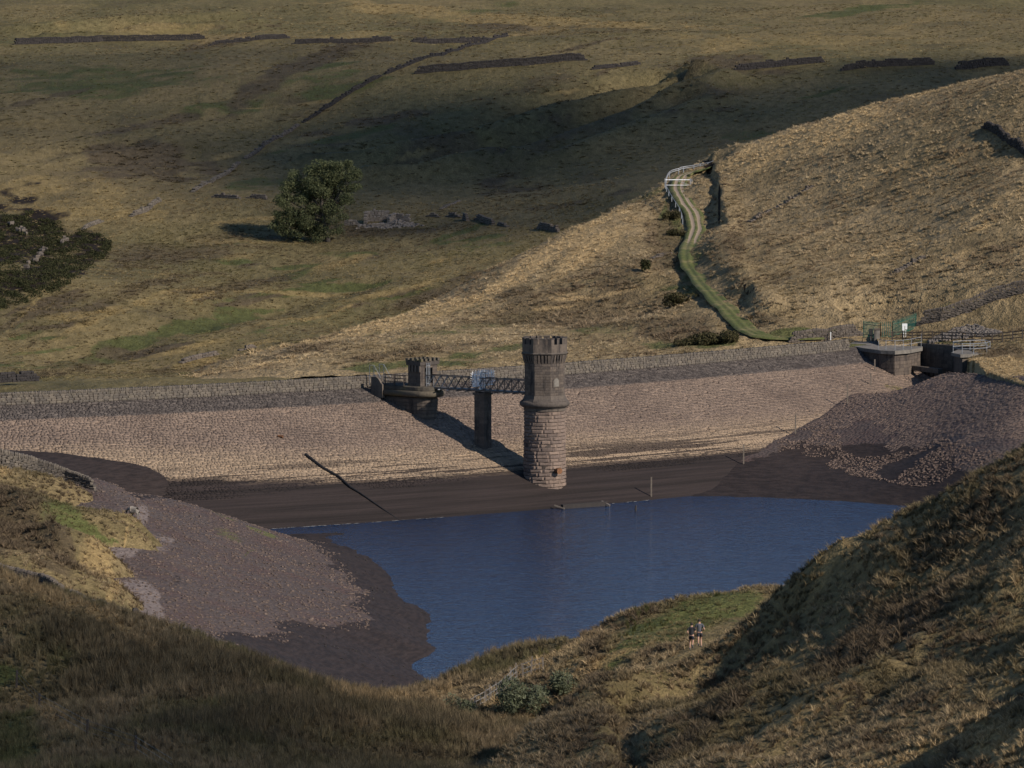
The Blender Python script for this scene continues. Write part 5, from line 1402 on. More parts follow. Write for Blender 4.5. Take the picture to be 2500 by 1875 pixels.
FW = [
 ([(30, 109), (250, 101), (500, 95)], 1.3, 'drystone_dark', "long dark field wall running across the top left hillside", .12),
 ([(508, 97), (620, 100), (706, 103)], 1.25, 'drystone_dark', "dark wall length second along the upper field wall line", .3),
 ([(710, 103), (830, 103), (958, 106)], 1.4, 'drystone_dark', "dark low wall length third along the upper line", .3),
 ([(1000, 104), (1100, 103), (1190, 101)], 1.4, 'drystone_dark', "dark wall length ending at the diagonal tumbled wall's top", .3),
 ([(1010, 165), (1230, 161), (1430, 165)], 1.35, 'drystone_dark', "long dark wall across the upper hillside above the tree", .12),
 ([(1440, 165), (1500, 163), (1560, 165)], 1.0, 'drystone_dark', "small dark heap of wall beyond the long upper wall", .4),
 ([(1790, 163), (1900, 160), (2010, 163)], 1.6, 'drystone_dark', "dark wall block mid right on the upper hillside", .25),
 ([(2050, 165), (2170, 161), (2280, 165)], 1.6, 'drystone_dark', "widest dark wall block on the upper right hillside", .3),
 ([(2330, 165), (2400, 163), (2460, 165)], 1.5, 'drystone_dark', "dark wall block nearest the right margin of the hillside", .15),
 ([(1240, 88), (1130, 118), (1000, 158), (940, 182)], 0.8, 'drystone_dark', "upper length of the tumbled diagonal wall", .75),
 ([(930, 186), (880, 214), (790, 268), (740, 300)], 0.9, 'drystone_dark', "middle length of the tumbled diagonal wall", .75),
 ([(730, 306), (690, 333), (600, 388)], 0.8, 'drystone', "tumbled diagonal wall length above the lone tree", .8),
 ([(585, 398), (540, 432), (470, 470)], 0.8, 'drystone_pale', "lowest scattered length of the diagonal wall", .7),
 ([(517, 482), (586, 486)], 0.8, 'drystone', "short broken wall left of the tree", .5),
 ([(601, 483), (650, 487)], 0.9, 'drystone', "short broken wall touching the tree's crown edge", .5),
 ([(318, 530), (358, 516), (390, 492)], 1.0, 'drystone_pale', "pale broken wall fragment between bracken and tree shadow", .5),
 ([(199, 563), (225, 550), (250, 541)], 0.8, 'drystone_pale', "pale wall end emerging from the bracken's top", .5),
 ([(1039, 529), (1071, 531)], 1.0, 'drystone', "first wall remnant in the row beside the ruin", .4),
 ([(1088, 529), (1123, 531)], 1.0, 'drystone', "second wall remnant in the row beside the ruin", .4),
 ([(1131, 535), (1141, 540)], 1.3, 'drystone', "thin upright wall remnant in the row beside the ruin", .3),
 ([(1161, 536), (1204, 550)], 1.3, 'drystone', "largest wall remnant in the row beside the ruin", .35),
 ([(1215, 549), (1239, 554)], 0.8, 'drystone', "low wall remnant after the largest of the row", .5),
 ([(1312, 558), (1363, 567)], 1.2, 'drystone', "last wall remnant of the row, by the spur's edge", .4),
 ([(1075, 513), (1121, 492)], 0.6, 'drystone_pale', "pale scree line of fallen wall above the remnant row", .7),
 ([(441, 888), (485, 875), (531, 866)], 0.8, 'drystone', "grey wall fragment in the meadow above the dam", .5),
 ([(578, 857), (625, 848)], 0.6, 'drystone', "short low wall fragment in the meadow by the spur's tail", .5),
]
for i, (uv, h, mt, lab, rg) in enumerate(FW):
    y0 = 600 if uv[0][1] > 600 else 740
    pts_ = uv_path(far, uv, (y0, 1500))
    if uv[0][1] < 170 and abs(uv[0][1] - uv[-1][1]) < 12:      # walls along the contour
        ym = sum(p.y for p in pts_) / len(pts_); pts_ = [Py(u_, v_, ym + (k_ - 1) * 4.0) for k_, (u_, v_) in enumerate(uv)]
    drystone("field_wall", lab, pts_, fz, h, .7, (0.62, 0.32), mt, rg, 200 + i, cope=(rg < .2), group="old field walls")
SW = [
 ([(1821, 546), (1869, 519), (1927, 489), (1984, 455)], 0.5, 'drystone', "line of tumbled stones up the spur above the track", .85),
 ([(2170, 678), (2215, 650), (2262, 627)], 0.7, 'drystone', "broken wall stones on the slope above the green fence", .7),
 ([(2400, 312), (2440, 330), (2500, 376), (2560, 400)], 1.3, 'drystone_dark', "dark broken wall high on the spur's right flank", .5),
 ([(1589, 632), (1637, 620)], 0.6, 'drystone', "few wall stones on the slope left of the track", .7),
]
for i, (uv, h, mt, lab, rg) in enumerate(SW):
    drystone("field_wall", lab, uv_path(spur, uv, (590, 790)), sz, h, .7, (0.5, 0.28), mt, rg, 300 + i, cope=False, group="old field walls")
ez = lambda x, y: max(east.zz(x, y) if x > 44.3 else -9, spur.zz(x, y))
wpts = [Py(2236, 812, 602), Py(2300, 795, 601), Py(2400, 745, 601), Py(2500, 703, 600), Py(2600, 660, 600)]
drystone("boundary_wall", "long coped drystone wall climbing the hillside behind the fence", wpts, ez, 1.35, .6, (.42, .2), 'drystone', .06, 77, True, parts=60)
wpts = [Py(1915, 848, 598), Py(1980, 838, 599), Py(2050, 828, 600), Py(2104, 820, 601)]
_wx = [p.x for p in wpts]; _wz = [p.z for p in wpts]
ez2 = lambda x, y: min(ez(x, y), float(np.interp(x, _wx, _wz)) + .35)
drystone("boundary_wall", "coped drystone wall leading from the track to the green fence", wpts, ez2, 1.15, .6, (.42, .2), 'drystone', .06, 78, True)
wp = [Vector((p.x, p.y, 0)) for p in (Py(-60, 985, 535), Py(40, 972, 538), Py(90, 968, 541))]
drystone("field_wall", "dark wall end just behind the parapet at far left", wp, lambda x, y: far.zz(x, y) + 0.4, 1.1, .6, (.5, .25), 'drystone_dark', .3, 79, False, group="old field walls")

# ruin of the farmhouse
M['ruin'] = make_stone("ruin_stone", (0.14, 0.12, 0.10), (0.23, 0.20, 0.17), 1.6, 0.2)
rc = far.hit(945, 548, 700, 1000); rn = empty("ruined_farmhouse", rc); tag(rn, "roofless ruined stone farmhouse beside the tree", "ruin")
rnd = random.Random(41)
def ruin_wall(a, b, h0, h1, name):
    mbx = MB(); a, b = Vector((a[0], a[1], 0)), Vector((b[0], b[1], 0)); L = (b - a).length; d = (b - a) / L; z = -0.6
    while z < max(h0, h1):
        t = 0
        while t < L:
            l_ = rnd.uniform(.35, .8); hh_ = (h0 + (h1 - h0) * t / L) * rnd.uniform(.85, 1.05)
            if z < hh_:
                p = a + d * (t + l_ / 2); gz = far.zz(rc.x + p.x, rc.y + p.y) - rc.z
                mbx.rock((p.x, p.y, gz + z + .15), (l_ / 2 * 1.05, .32, .18), rnd, rz=math.atan2(d.y, d.x))
            t += l_
        z += .3
    q = mbx.build(name, M['ruin'], rn); q["kind"] = "stuff"
ruin_wall((-3.6, 3), (0.0, 3.4), 1.9, 1.7, "rear_wall"); ruin_wall((-3.7, 0), (-3.6, 3.0), 1.2, 1.9, "gable_wall"); ruin_wall((0.9, 3.0), (3.3, 2.2), 1.5, 1.2, "side_wall"); ruin_wall((.2, .3), (1.2, 2.2), 1.2, 1.4, "cross_wall"); ruin_wall((-2.5, -2.2), (-.4, -2.0), .4, .3, "front_footing"); ruin_wall((-7.2, -.6), (-5.0, -.9), .9, .6, "yard_wall")
mbx = MB()
for k in range(420):
    x, y = rnd.gauss(1.9, 1.5), rnd.gauss(-.6, 1.3)
    if k > 300: x, y = rnd.uniform(-5, 4), rnd.uniform(-3.5, 0)
    gz = far.zz(rc.x + x, rc.y + y) - rc.z; r_ = rnd.uniform(.12, .34); hp_ = .9 * math.exp(-((x - 2.0) ** 2 + (y + .4) ** 2) / 2.2) if k <= 300 else 0
    mbx.rock((x, y, gz + hp_ * rnd.random()), r_, rnd)
mbx.build("fallen_rubble", M['ruin'], rn)["kind"] = "stuff"

# rubble on the verge behind the timber fence
rnd = random.Random(43); mbx = MB()
for k in range(900):
    u_ = rnd.uniform(2270, 2445); y_ = 588.5 + rnd.random() * 9 * math.sin((u_ - 2265) / 185 * 3.1); x_ = (u_ - 1250) / FPX * y_ 
    mbx.rock((x_, y_, ez(x_, y_) + rnd.uniform(-.02, .12)), rnd.uniform(.10, .24), rnd)
o = mbx.build("rubble_bank", M['rubble']); tag(o, "grey rubble bank behind the timber fence", "rubble", kind="stuff")

# ================================================================== LEAFY THINGS
def make_leaf(name, c0, c1, trans=0.3):
    m, nt, b = new_mat(name); n = N(nt); nt.nodes.remove(b)
    r = n.island(); col = n.mix(r, c0, c1)
    d_ = n.node("ShaderNodeBsdfDiffuse"); t_ = n.node("ShaderNodeBsdfTranslucent"); mx = n.node("ShaderNodeMixShader")
    n.link(col, d_.inputs[0]); n.link(col, t_.inputs[0]); mx.inputs[0].default_value = trans
    n.link(d_.outputs[0], mx.inputs[1]); n.link(t_.outputs[0], mx.inputs[2]); n.link(mx.outputs[0], nt.nodes["Material Output"].inputs[0])
    return m
M['sycamore'] = make_leaf("sycamore_leaf", (0.062, 0.074, 0.036), (0.140, 0.145, 0.072))
M['bramble'] = make_leaf("bramble_leaf", (0.040, 0.040, 0.018), (0.085, 0.070, 0.038))
M['gorse'] = make_leaf("gorse_leaf", (0.024, 0.029, 0.014), (0.056, 0.053, 0.026))
M['willow'] = make_leaf("willow_leaf", (0.072, 0.082, 0.044), (0.155, 0.163, 0.104))
M['dead'] = make_leaf("dry_stem", (0.10, 0.075, 0.055), (0.17, 0.13, 0.10))
M['bark'] = make_stone("bark", (0.06, 0.05, 0.04), (0.11, 0.095, 0.08), 2.0, .3, isl=False)
def leaves(blobs, count, size, seed=1, up=0.0, shell=0.55, elong=1.0):
    """leaf quads through a set of ellipsoids (cx,cy,cz,rx,ry,rz)"""
    rs = np.random.RandomState(seed); Bv = np.array(blobs, float)
    vol = (Bv[:, 3] * Bv[:, 4] * Bv[:, 5]) ** .75; k = rs.choice(len(Bv), count, p=vol / vol.sum())
    d = rs.normal(size=(count, 3)); d /= np.linalg.norm(d, axis=1)[:, None]
    r = shell + (1 - shell) * rs.rand(count) ** .6; r *= 1 + .18 * rs.normal(size=count) * .5
    c = Bv[k, :3] + d * r[:, None] * Bv[k, 3:]
    nrm = d * .9 + rs.normal(size=(count, 3)) * .6; nrm /= np.linalg.norm(nrm, axis=1)[:, None]
    a = np.cross(nrm, rs.normal(size=(count, 3))); a /= np.linalg.norm(a, axis=1)[:, None]
    if up > 0: a = a * (1 - up) + np.array([0, 0, 1.0]) * up; a /= np.linalg.norm(a, axis=1)[:, None]
    b_ = np.cross(nrm, a); b_ /= np.linalg.norm(b_, axis=1)[:, None] + 1e-9
    s = size * (0.6 + .8 * rs.rand(count))[:, None]
    q = np.stack([c - a * s * elong, c + b_ * s * .55, c + a * s * elong, c - b_ * s * .55], 1)
    V = q.reshape(-1, 3).astype(np.float32); F = np.arange(count * 4).reshape(-1, 4)
    me = bpy.data.meshes.new("leaves"); me.vertices.add(len(V)); me.vertices.foreach_set("co", V.ravel())
    me.loops.add(F.size); me.loops.foreach_set("vertex_index", F.ravel().astype(np.int32)); me.polygons.add(len(F))
    me.polygons.foreach_set("loop_start", np.arange(0, F.size, 4, dtype=np.int32)); me.polygons.foreach_set("loop_total", np.full(len(F), 4, dtype=np.int32)); me.update(calc_edges=True)
    return me
# the lone sycamore
tb = far.hit(798, 590, 700, 1000); S_ = 14.6
tree = empty("sycamore_tree", tb); tag(tree, "lone leafy tree on the slope beside the ruin", "tree")
rnd = random.Random(51)
outl = [  # clump centres in photo pixels relative to the trunk foot (right, up), radius
 (-65, 70, 34), (-95, 60, 26), (-108, 45, 20), (-80, 35, 26), (-45, 40, 30), (-15, 35, 30), (12, 48, 26), (-55, 105, 34), (-85, 120, 30), (-100, 95, 22), (-30, 85, 34), (5, 80, 30), (-70, 150, 26), (-40, 140, 34), (-10, 120, 34), (20, 115, 30), (45, 125, 24), (-30, 170, 26), (0, 165, 32), (30, 160, 32), (55, 155, 22), (18, 182, 20), (45, 180, 18), (-5, 186, 16), (65, 135, 16), (38, 95, 20), (-20, 20, 22), (-60, 18, 20), (-108, 105, 14), (-112, 70, 14), (70, 165, 14), (28, 30, 14)]
bl_ = []
for (x, z, r_) in outl:
    x *= 1.08
    for j in range(7):
        r2 = r_ / S_ * rnd.uniform(.36, .66); bl_.append((x / S_ + rnd.gauss(0, .42) * r_ / S_, rnd.uniform(-3.0, 3.0) * (1 - .5 * abs(z - 90) / 110), z / S_ + rnd.gauss(0, .40) * r_ / S_, r2 * 1.15, r2 * 1.15, r2 * .8))
me = leaves(bl_, 48000, 0.135, 5, shell=.72); link("crown", me, M['sycamore'], tree)
tr = MB(); tr.tube([(0.2, 0, -.6), (0, 0, 1.2), (-.5, 0, 3.2), (-.9, .1, 6), (-.7, 0, 9)], [.55, .45, .38, .28, .1], 9)
for (x, z, r_) in outl[::2]: tr.tube([(-.4, 0, 2.0 + z / S_ * .25), (x / S_ * .55, rnd.uniform(-.8, .8), z / S_ * .7 + .6), (x / S_ * .95, rnd.uniform(-1.2, 1.2), z / S_)], [.2, .12, .04], 5)
tr.build("trunk", M['bark'], tree, True)
# bracken and gorse bank, left: one dense thicket
rs = np.random.RandomState(8); bl_ = []
poly = [(-60, 520), (60, 515), (130, 535), (165, 575), (200, 560), (262, 580), (268, 615), (230, 650), (170, 690), (90, 730), (0, 755), (-60, 770)]
def in_poly(x, y, P):
    c = False; j = len(P) - 1
    for i in range(len(P)):
        if (P[i][1] > y) != (P[j][1] > y) and x < (P[j][0] - P[i][0]) * (y - P[i][1]) / (P[j][1] - P[i][1]) + P[i][0]: c = not c
        j = i
    return c
gpos = []
while len(gpos) < 620:
    u_, v_ = rs.uniform(-60, 275), rs.uniform(512, 770)
    if in_poly(u_, v_, poly): gpos.append((u_, v_))
for (u_, v_) in gpos:
    p = far.hit(u_, v_, 640, 950, 160); r_ = rs.uniform(.4, .85); bl_.append((p.x, p.y, p.z + r_ * .15, r_ * 1.5, r_ * 1.5, r_ * .6))
o = link("bracken_thicket", leaves(bl_, 46000, 0.15, 9, shell=.5), M['gorse']); tag(o, "dark bracken and gorse thicket on the left hillside", "bracken", kind="stuff")
mbx = MB(); rnd = random.Random(53)
for (u0, v0, u1, v1, nn) in ((22, 548, 70, 577, 12), (60, 665, 110, 612, 22), (150, 600, 165, 585, 6)):
    for k in range(nn):
        f_ = rnd.random(); p = far.hit(u0 + (u1 - u0) * f_ + rnd.uniform(-5, 5), v0 + (v1 - v0) * f_ + rnd.uniform(-4, 4), 640, 950, 160); mbx.rock((p.x, p.y, p.z + .45), rnd.uniform(.2, .45), rnd)
o = mbx.build("outcrop_stones", M['drystone']); tag(o, "pale loose stones showing through the bracken", "stones", kind="stuff")
# bushes on the spur
def bush(label, u, v, w, h, mat, sheet, yr, cnt, size, seed, name="bush", cat="bush", up=0.0, elong=1.0, group=None):
    p = sheet.hit(u, v, *yr); o = empty(name, p); rn_ = random.Random(seed); bl2 = []
    for k in range(9): bl2.append((rn_.uniform(-w, w) * .6, rn_.uniform(-w, w) * .5, h * rn_.uniform(.25, .65), w * rn_.uniform(.3, .5), w * rn_.uniform(.3, .5), h * rn_.uniform(.3, .45)))
    link("foliage", leaves(bl2, cnt, size, seed, up=up, elong=elong), M[mat], o)
    st_ = MB()
    for k in range(7): a_ = rn_.uniform(0, 6.28); st_.tube([(0, 0, -.2), (math.cos(a_) * w * .25, math.sin(a_) * w * .25, h * .45), (math.cos(a_) * w * .5, math.sin(a_) * w * .5, h * .85)], [.04, .03, .012], 4)
    st_.build("stem", M['bark'], o); tag(o, label, cat, group); return o
bush("small dark thorn bush on the slope left of the track", 1574, 662, 1.0, 1.9, 'gorse', spur, yrS, 700, .14, 61)
bush("russet bramble mound beside the lower track", 1745, 838, 3.4, 1.5, 'bramble', spur, (598, 800), 2600, .17, 62)
bush("brown bramble patch on the slope below the track bend", 1660, 745, 2.6, 1.6, 'bramble', spur, yrS, 1500, .17, 63)
bush("dark bramble under the low rail by the track", 1642, 535, 1.7, 1.3, 'bramble', spur, yrS, 1100, .13, 64)
bush("dark shrub beside the track's lower rail end", 1652, 575, 1.9, 1.0, 'bramble', spur, yrS, 1100, .13, 65)
bush("scrubby bush low behind the parapet by the bramble", 1690, 845, 2.8, 1.0, 'bramble', spur, (598, 800), 1200, .16, 66)

# ================================================================== NEAR SHORE THINGS
kz = lambda x, y: knoll.zz(x, y)
lz = lambda x, y: max(field.zz(x, y), knoll.zz(x, y))
bz = lambda x, y: bank.zz(x, y)
drystone("shore_wall", "pale coped wall along the top of the grassy knoll", [Py(-80, 1120, 430), Py(0, 1142, 431), Py(90, 1160, 433), Py(160, 1180, 433), Py(244, 1212, 431)], kz, 1.45, .6, (.40, .19), 'drystone_pale', .05, 401, True, parts=290)
drystone("shore_wall", "tumbledown drystone wall crossing the hollow below the knoll", [Py(-60, 1392, 356), Py(0, 1405, 355), Py(98, 1418, 354), Py(176, 1470, 350), Py(240, 1492, 347), Py(300, 1532, 342), Py(345, 1552, 338)], lz, 1.0, .6, (.42, .2), 'drystone', .3, 402, True, parts=290)
drystone("shore_wall", "low crumbled wall end running down to the stony shore", [Py(350, 1556, 338), Py(400, 1582, 334), Py(470, 1606, 331)], lz, .55, .7, (.42, .2), 'drystone_pale', .6, 403, False, parts=120)
# wire fence by the willows
fx = [(1327, 1640), (1296, 1648), (1278, 1655), (1264, 1660), (1249, 1672), (1235, 1688), (1217, 1702), (1200, 1712), (1183, 1724), (1163, 1734), (1148, 1744)]
fp = [bank.hit(u, v, 300, 372) for u, v in fx]
wf = empty("wire_fence", fp[0]); tag(wf, "leaning wooden posts of a wire netting fence above the water", "fence"); rnd = random.Random(71)
for i, p in enumerate(fp):
    l_ = Vector((rnd.uniform(-.18, .1), rnd.uniform(-.1, .1), rnd.uniform(.95, 1.25))); b0 = p - fp[0]
    MB().bar(b0 - Vector((0, 0, .2)), b0 + l_, .10).build("post", M['timber'], wf)
for z in (.3, .6, .95): MB().tube([p - fp[0] + Vector((0, 0, z)) for p in fp], .012, 4).build("wire", M['galv'], wf)
# netting
net = MB()
for i in range(len(fp) - 1):
    a, b_ = fp[i] - fp[0], fp[i + 1] - fp[0]; n_ = max(2, int((b_ - a).length / .25))
    for k in range(n_): p = a + (b_ - a) * k / n_; net.bar(p, p + Vector((0, 0, .95)), .012)
net.build("netting", M['galv'], wf)["kind"] = "stuff"
fp = [field.hit(u, v, 240, 340) for u, v in ((40, 1680), (95, 1737), (212, 1806), (330, 1846), (420, 1905))]
wf = empty("wire_fence", fp[0]); tag(wf, "dark fence posts strung with wire in the rushy field", "fence")
for p in fp[:4]: b0 = p - fp[0]; MB().bar(b0 - Vector((0, 0, .2)), b0 + Vector((.05, 0, 1.15)), .13).build("post", M['timber_dark'], wf)
for z in (.45, .8, 1.1): MB().tube([p - fp[0] + Vector((0, 0, z)) for p in fp], .010, 4).build("wire", M['steel'], wf)
bush("large silvery willow bush on the bank below the path", 1275, 1745, 2.0, 2.3, 'willow', bank, (285, 372), 3400, .075, 72, "willow_bush", "bush", .35, 1.5)
bush("silvery willow bush top right of the large one", 1375, 1698, 1.3, 1.7, 'willow', bank, (285, 372), 1500, .075, 73, "willow_bush", "bush", .35, 1.5)
bush("small silvery willow at the foot of the wire fence", 1128, 1752, 1.1, 1.5, 'willow', bank, (285, 372), 1100, .07, 74, "willow_bush", "bush", .35, 1.5)

# ================================================================== RUNNERS
def skin_mesh(name, verts, edges, radii, mat, parent, root=0, sub=1):
    me = bpy.data.meshes.new(name); me.from_pydata([tuple(v) for v in verts], edges, []); me.update()
    o = link(name, me, mat, parent)
    md = o.modifiers.new("skin", 'SKIN'); md.use_smooth_shade = True
    sv = me.skin_vertices[0].data
    for i, r_ in enumerate(radii): sv[i].radius = (r_, r_) if not hasattr(r_, '__len__') else r_; sv[i].use_root = (i == root)
    ss = o.modifiers.new("sub", 'SUBSURF'); ss.levels = sub; ss.render_levels = sub
    return o
M['skin'] = make_plain("skin", (0.36, 0.205, 0.140), .6, 0, .08)
M['shirt_black'] = make_plain("black_shirt", (0.016, 0.017, 0.020), .8, 0, .2)
M['shirt_grey'] = make_plain("grey_shirt", (0.075, 0.078, 0.088), .8, 0, .15)
M['shorts'] = make_plain("dark_shorts", (0.014, 0.015, 0.020), .8, 0, .2)
M['hair'] = make_plain("dark_hair", (0.020, 0.016, 0.013), .7)
M['shoe'] = make_plain("trainers", (0.10, 0.10, 0.11), .6)
def runner(label, u, v, shirt, phase, tilt, yaw, H=1.78):
    g = bank.hit(u, v, 300, 345); o = empty("person", g, yaw); k = H / 1.78; s = phase
    # running away from the camera (+y is forward); left leg/right leg alternate with phase
    J = dict(pelvis=(0, 0, .96), waist=(0, .03, 1.10), chest=(0, .07, 1.32), neckb=(0, .10, 1.48), neck=(0, .12, 1.55), head=(.0, .15, 1.66), crown=(0, .15, 1.76),
        shL=(-.19, .08, 1.43), elL=(-.27, -.12 * s, 1.17), haL=(-.20, .12 - .10 * s, 1.10), fiL=(-.17, .20 - .10 * s, 1.12), shR=(.19, .08, 1.43), elR=(.27, .12 * s - .10, 1.17), haR=(.20, .12 + .10 * s, 1.10), fiR=(.17, .20 + .10 * s, 1.13),
        hiL=(-.10, 0, .92), knL=(-.11, .20 * s + .04, .52), anL=(-.11, -.10 + .16 * s, .10 + .16 * max(0, -s)), toL=(-.11, .06 + .16 * s, .03 + .10 * max(0, -s)), hiR=(.10, 0, .92), knR=(.11, .04 - .16 * s, .52), anR=(.11, -.20 - .22 * s, .28 * max(0, s) + .09), toR=(.11, -.10 - .2 * s, .16 * max(0, s) + .03))
    rad = dict(pelvis=(.155, .115), waist=(.14, .10), chest=(.165, .115), neckb=(.085, .075), neck=.055, head=(.078, .092), crown=.055, shL=.062, shR=.062, elL=.042, elR=.042, haL=.030, haR=.030, fiL=.032, fiR=.032, hiL=.092, hiR=.092, knL=.058, knR=.058, anL=.036, anR=.036, toL=.035, toR=.035)
    E = [("pelvis", "waist"), ("waist", "chest"), ("chest", "neckb"), ("neckb", "neck"), ("neck", "head"), ("head", "crown")]
    for q in "LR": E += [("neckb", "sh" + q), ("sh" + q, "el" + q), ("el" + q, "ha" + q), ("ha" + q, "fi" + q), ("pelvis", "hi" + q), ("hi" + q, "kn" + q), ("kn" + q, "an" + q), ("an" + q, "to" + q)]
    names = list(J); ix = {n_: i for i, n_ in enumerate(names)}
    skin_mesh("body", [Vector(J[n_]) * k for n_ in names], [(ix[a], ix[b_]) for a, b_ in E], [tuple(x * k for x in rad[n_]) if hasattr(rad[n_], '__len__') else rad[n_] * k for n_ in names], M['skin'], o, 0, 2)
    mid = lambda a, b_, t: Vector(J[a]).lerp(Vector(J[b_]), t) * k
    Vv = [mid("pelvis", "waist", -.35), mid("waist", "chest", .1), mid("chest", "neckb", .0), mid("neckb", "neck", 0)]; ee = [(0, 1), (1, 2), (2, 3)]; rr = [(.172 * k, .132 * k), (.168 * k, .128 * k), (.185 * k, .135 * k), (.10 * k, .085 * k)]
    for q in "LR": i = len(Vv); Vv += [mid("sh" + q, "el" + q, .0), mid("sh" + q, "el" + q, .72)]; ee += [(3, i), (i, i + 1)]; rr += [.082 * k, .072 * k]
    skin_mesh("shirt", Vv, ee, rr, shirt, o, 0, 2)
    Vv = [mid("pelvis", "waist", .35), mid("pelvis", "waist", -.1)]; ee = [(0, 1)]; rr = [(.165 * k, .125 * k), (.172 * k, .135 * k)]
    for q in "LR": i = len(Vv); Vv += [mid("hi" + q, "kn" + q, .05), mid("hi" + q, "kn" + q, .68)]; ee += [(1, i), (i, i + 1)]; rr += [.112 * k, .10 * k]
    skin_mesh("shorts", Vv, ee, rr, M['shorts'], o, 0, 2)
    h_ = Vector(J["head"]) * k; hm = MB(); hm.lathe([(.02, .135), (.06, .125), (.088, .085), (.098, .03), (.094, -.015), (.07, -.03)], 14, (h_.x, h_.y - .012, h_.z - .0)); hm.build("hair", M['hair'], o, True)
    for q in "LR":
        a, t_ = Vector(J["an" + q]) * k, Vector(J["to" + q]) * k; skin_mesh("shoe", [a + (a - t_) * .35 - Vector((0, 0, .03)), a - Vector((0, 0, .04)), t_, t_ + (t_ - a) * .35], [(0, 1), (1, 2), (2, 3)], [.045, .052, .048, .032], M['shoe'], o, 0, 1)
    o.scale = (1, 1, 1); tag(o, label, "person", "two runners on the path"); return o
runner("runner in black shirt and shorts jogging away on the path", 1688, 1586, M['shirt_black'], 1.0, 0, R(-8), 1.74)
runner("taller runner in grey shirt beside the one in black", 1708, 1580, M['shirt_grey'], -1.0, 0, R(6), 1.82)

# ================================================================== SHEEP
M['fleece'] = make_plain("fleece", (0.20, 0.175, 0.145), .95, 0, .2, 9)
M['sheepface'] = make_plain("sheep_face", (0.03, 0.027, 0.025), .8)
sp = knoll.hit(328, 1262, 385, 440); sh = empty("sheep", sp, R(65)); tag(sh, "grazing sheep at the tip of the grassy knoll", "sheep")
Vv = [(0, 0, .62), (0, .32, .63), (0, -.32, .60), (0, .50, .70), (0, .66, .60), (0, .80, .42), (.13, .30, .35), (.13, .31, .02), (-.13, .30, .35), (-.13, .33, .02), (.13, -.34, .36), (.13, -.30, .02), (-.13, -.34, .36), (-.13, -.28, .02), (0, -.5, .5)]
skin_mesh("body", Vv, [(0, 1), (0, 2), (1, 3), (3, 4), (4, 5), (1, 6), (6, 7), (1, 8), (8, 9), (2, 10), (10, 11), (2, 12), (12, 13), (2, 14)], [.27, .25, .26, .14, .095, .06, .08, .035, .08, .035, .09, .035, .09, .035, .06], M['fleece'], sh, 0, 2)
MB().lathe([(.03, -.16), (.075, -.08), (.09, .04), (.06, .12)], 8, (0, .76, .48)).build("face", M['sheepface'], sh, True)

# broken pale scum line along the far waterline
fm = MB(); rnd = random.Random(91)
ta, tb_ = dam_t(-40), dam_t(22)
for k in range(230):
    t = rnd.uniform(ta, tb_)
    if vnoise(np.array([t / 6]), np.array([3.]), 4)[0] < -.1: continue
    x, y, _ = dam_pt(t, 28.35 + rnd.uniform(-.12, .25)); x2, y2, _ = dam_pt(t + 1, 28.4); q = Vector((float(x2 - x), float(y2 - y), 0)).normalized(); p = Vector((float(x), float(y), WATER_Z + .015))
    L = rnd.uniform(.12, .55); w_ = Vector((-q.y, q.x, 0)) * rnd.uniform(.10, .28)
    fm.add([p - q * L, p - w_ * .5, p + q * L, p + w_ * .5], [(0, 1, 2, 3)])
tag(fm.build("shore_scum", M['foam'] if 'foam' in M else make_plain("shore_scum", (.34, .33, .31), .8)), "thin pale scum line along the far waterline", "scum", kind="stuff")

# ================================================================== GRASS, RUSHES, LOOSE STONES (uncountable)
def blade_clump(nb, h, spread, lean, wid, seed, seg=3):
    """one tuft: nb curved blades"""
    rs = np.random.RandomState(seed); V = []; F = []
    for k in range(nb):
        a = rs.uniform(0, 2 * np.pi); r0 = spread * .35 * np.sqrt(rs.rand()); hh = h * rs.uniform(.55, 1.05); ln = lean * rs.uniform(.3, 1.3)
        ca, sa = np.cos(a), np.sin(a); bx_, by_ = r0 * np.cos(a * 1.3 + 1), r0 * np.sin(a * 1.3 + 1); w = wid * rs.uniform(.7, 1.3); tw = rs.uniform(0, 2 * np.pi); wx, wy = np.cos(tw), np.sin(tw)
        b0 = len(V)
        for i in range(seg + 1):
            t = i / seg; d = ln * t ** 1.7; z = hh * (t - .28 * (ln / h) * t ** 3) - .05
            ww = w * (1 - t) ** .7 if i < seg else 0
            if i < seg: V += [(bx_ + ca * d - wx * ww, by_ + sa * d - wy * ww, z), (bx_ + ca * d + wx * ww, by_ + sa * d + wy * ww, z)]
            else: V.append((bx_ + ca * d, by_ + sa * d, z))
        for i in range(seg - 1): F.append((b0 + 2 * i, b0 + 2 * i + 1, b0 + 2 * i + 3, b0 + 2 * i + 2))
        F.append((b0 + 2 * seg - 2, b0 + 2 * seg - 1, b0 + 2 * seg))
    return pydata("tuft", V, F)
def make_grass():
    m, nt, b = new_mat("grass_blades"); n = N(nt); nt.nodes.remove(b)
    t = n.attr("tint", 'INSTANCER'); r = n.island()
    col = n.mix(r, n.mix(1.0, t.outputs["Color"], (.65, .65, .62), 'MULTIPLY'), n.mix(1.0, t.outputs["Color"], (1.35, 1.3, 1.25), 'MULTIPLY'))
    d_ = n.node("ShaderNodeBsdfDiffuse"); t_ = n.node("ShaderNodeBsdfTranslucent"); mx = n.node("ShaderNodeMixShader")
    n.link(col, d_.inputs[0]); n.link(col, t_.inputs[0]); mx.inputs[0].default_value = .3
    n.link(d_.outputs[0], mx.inputs[1]); n.link(t_.outputs[0], mx.inputs[2]); n.link(mx.outputs[0], nt.nodes["Material Output"].inputs[0]); return m
M['grass'] = make_grass()
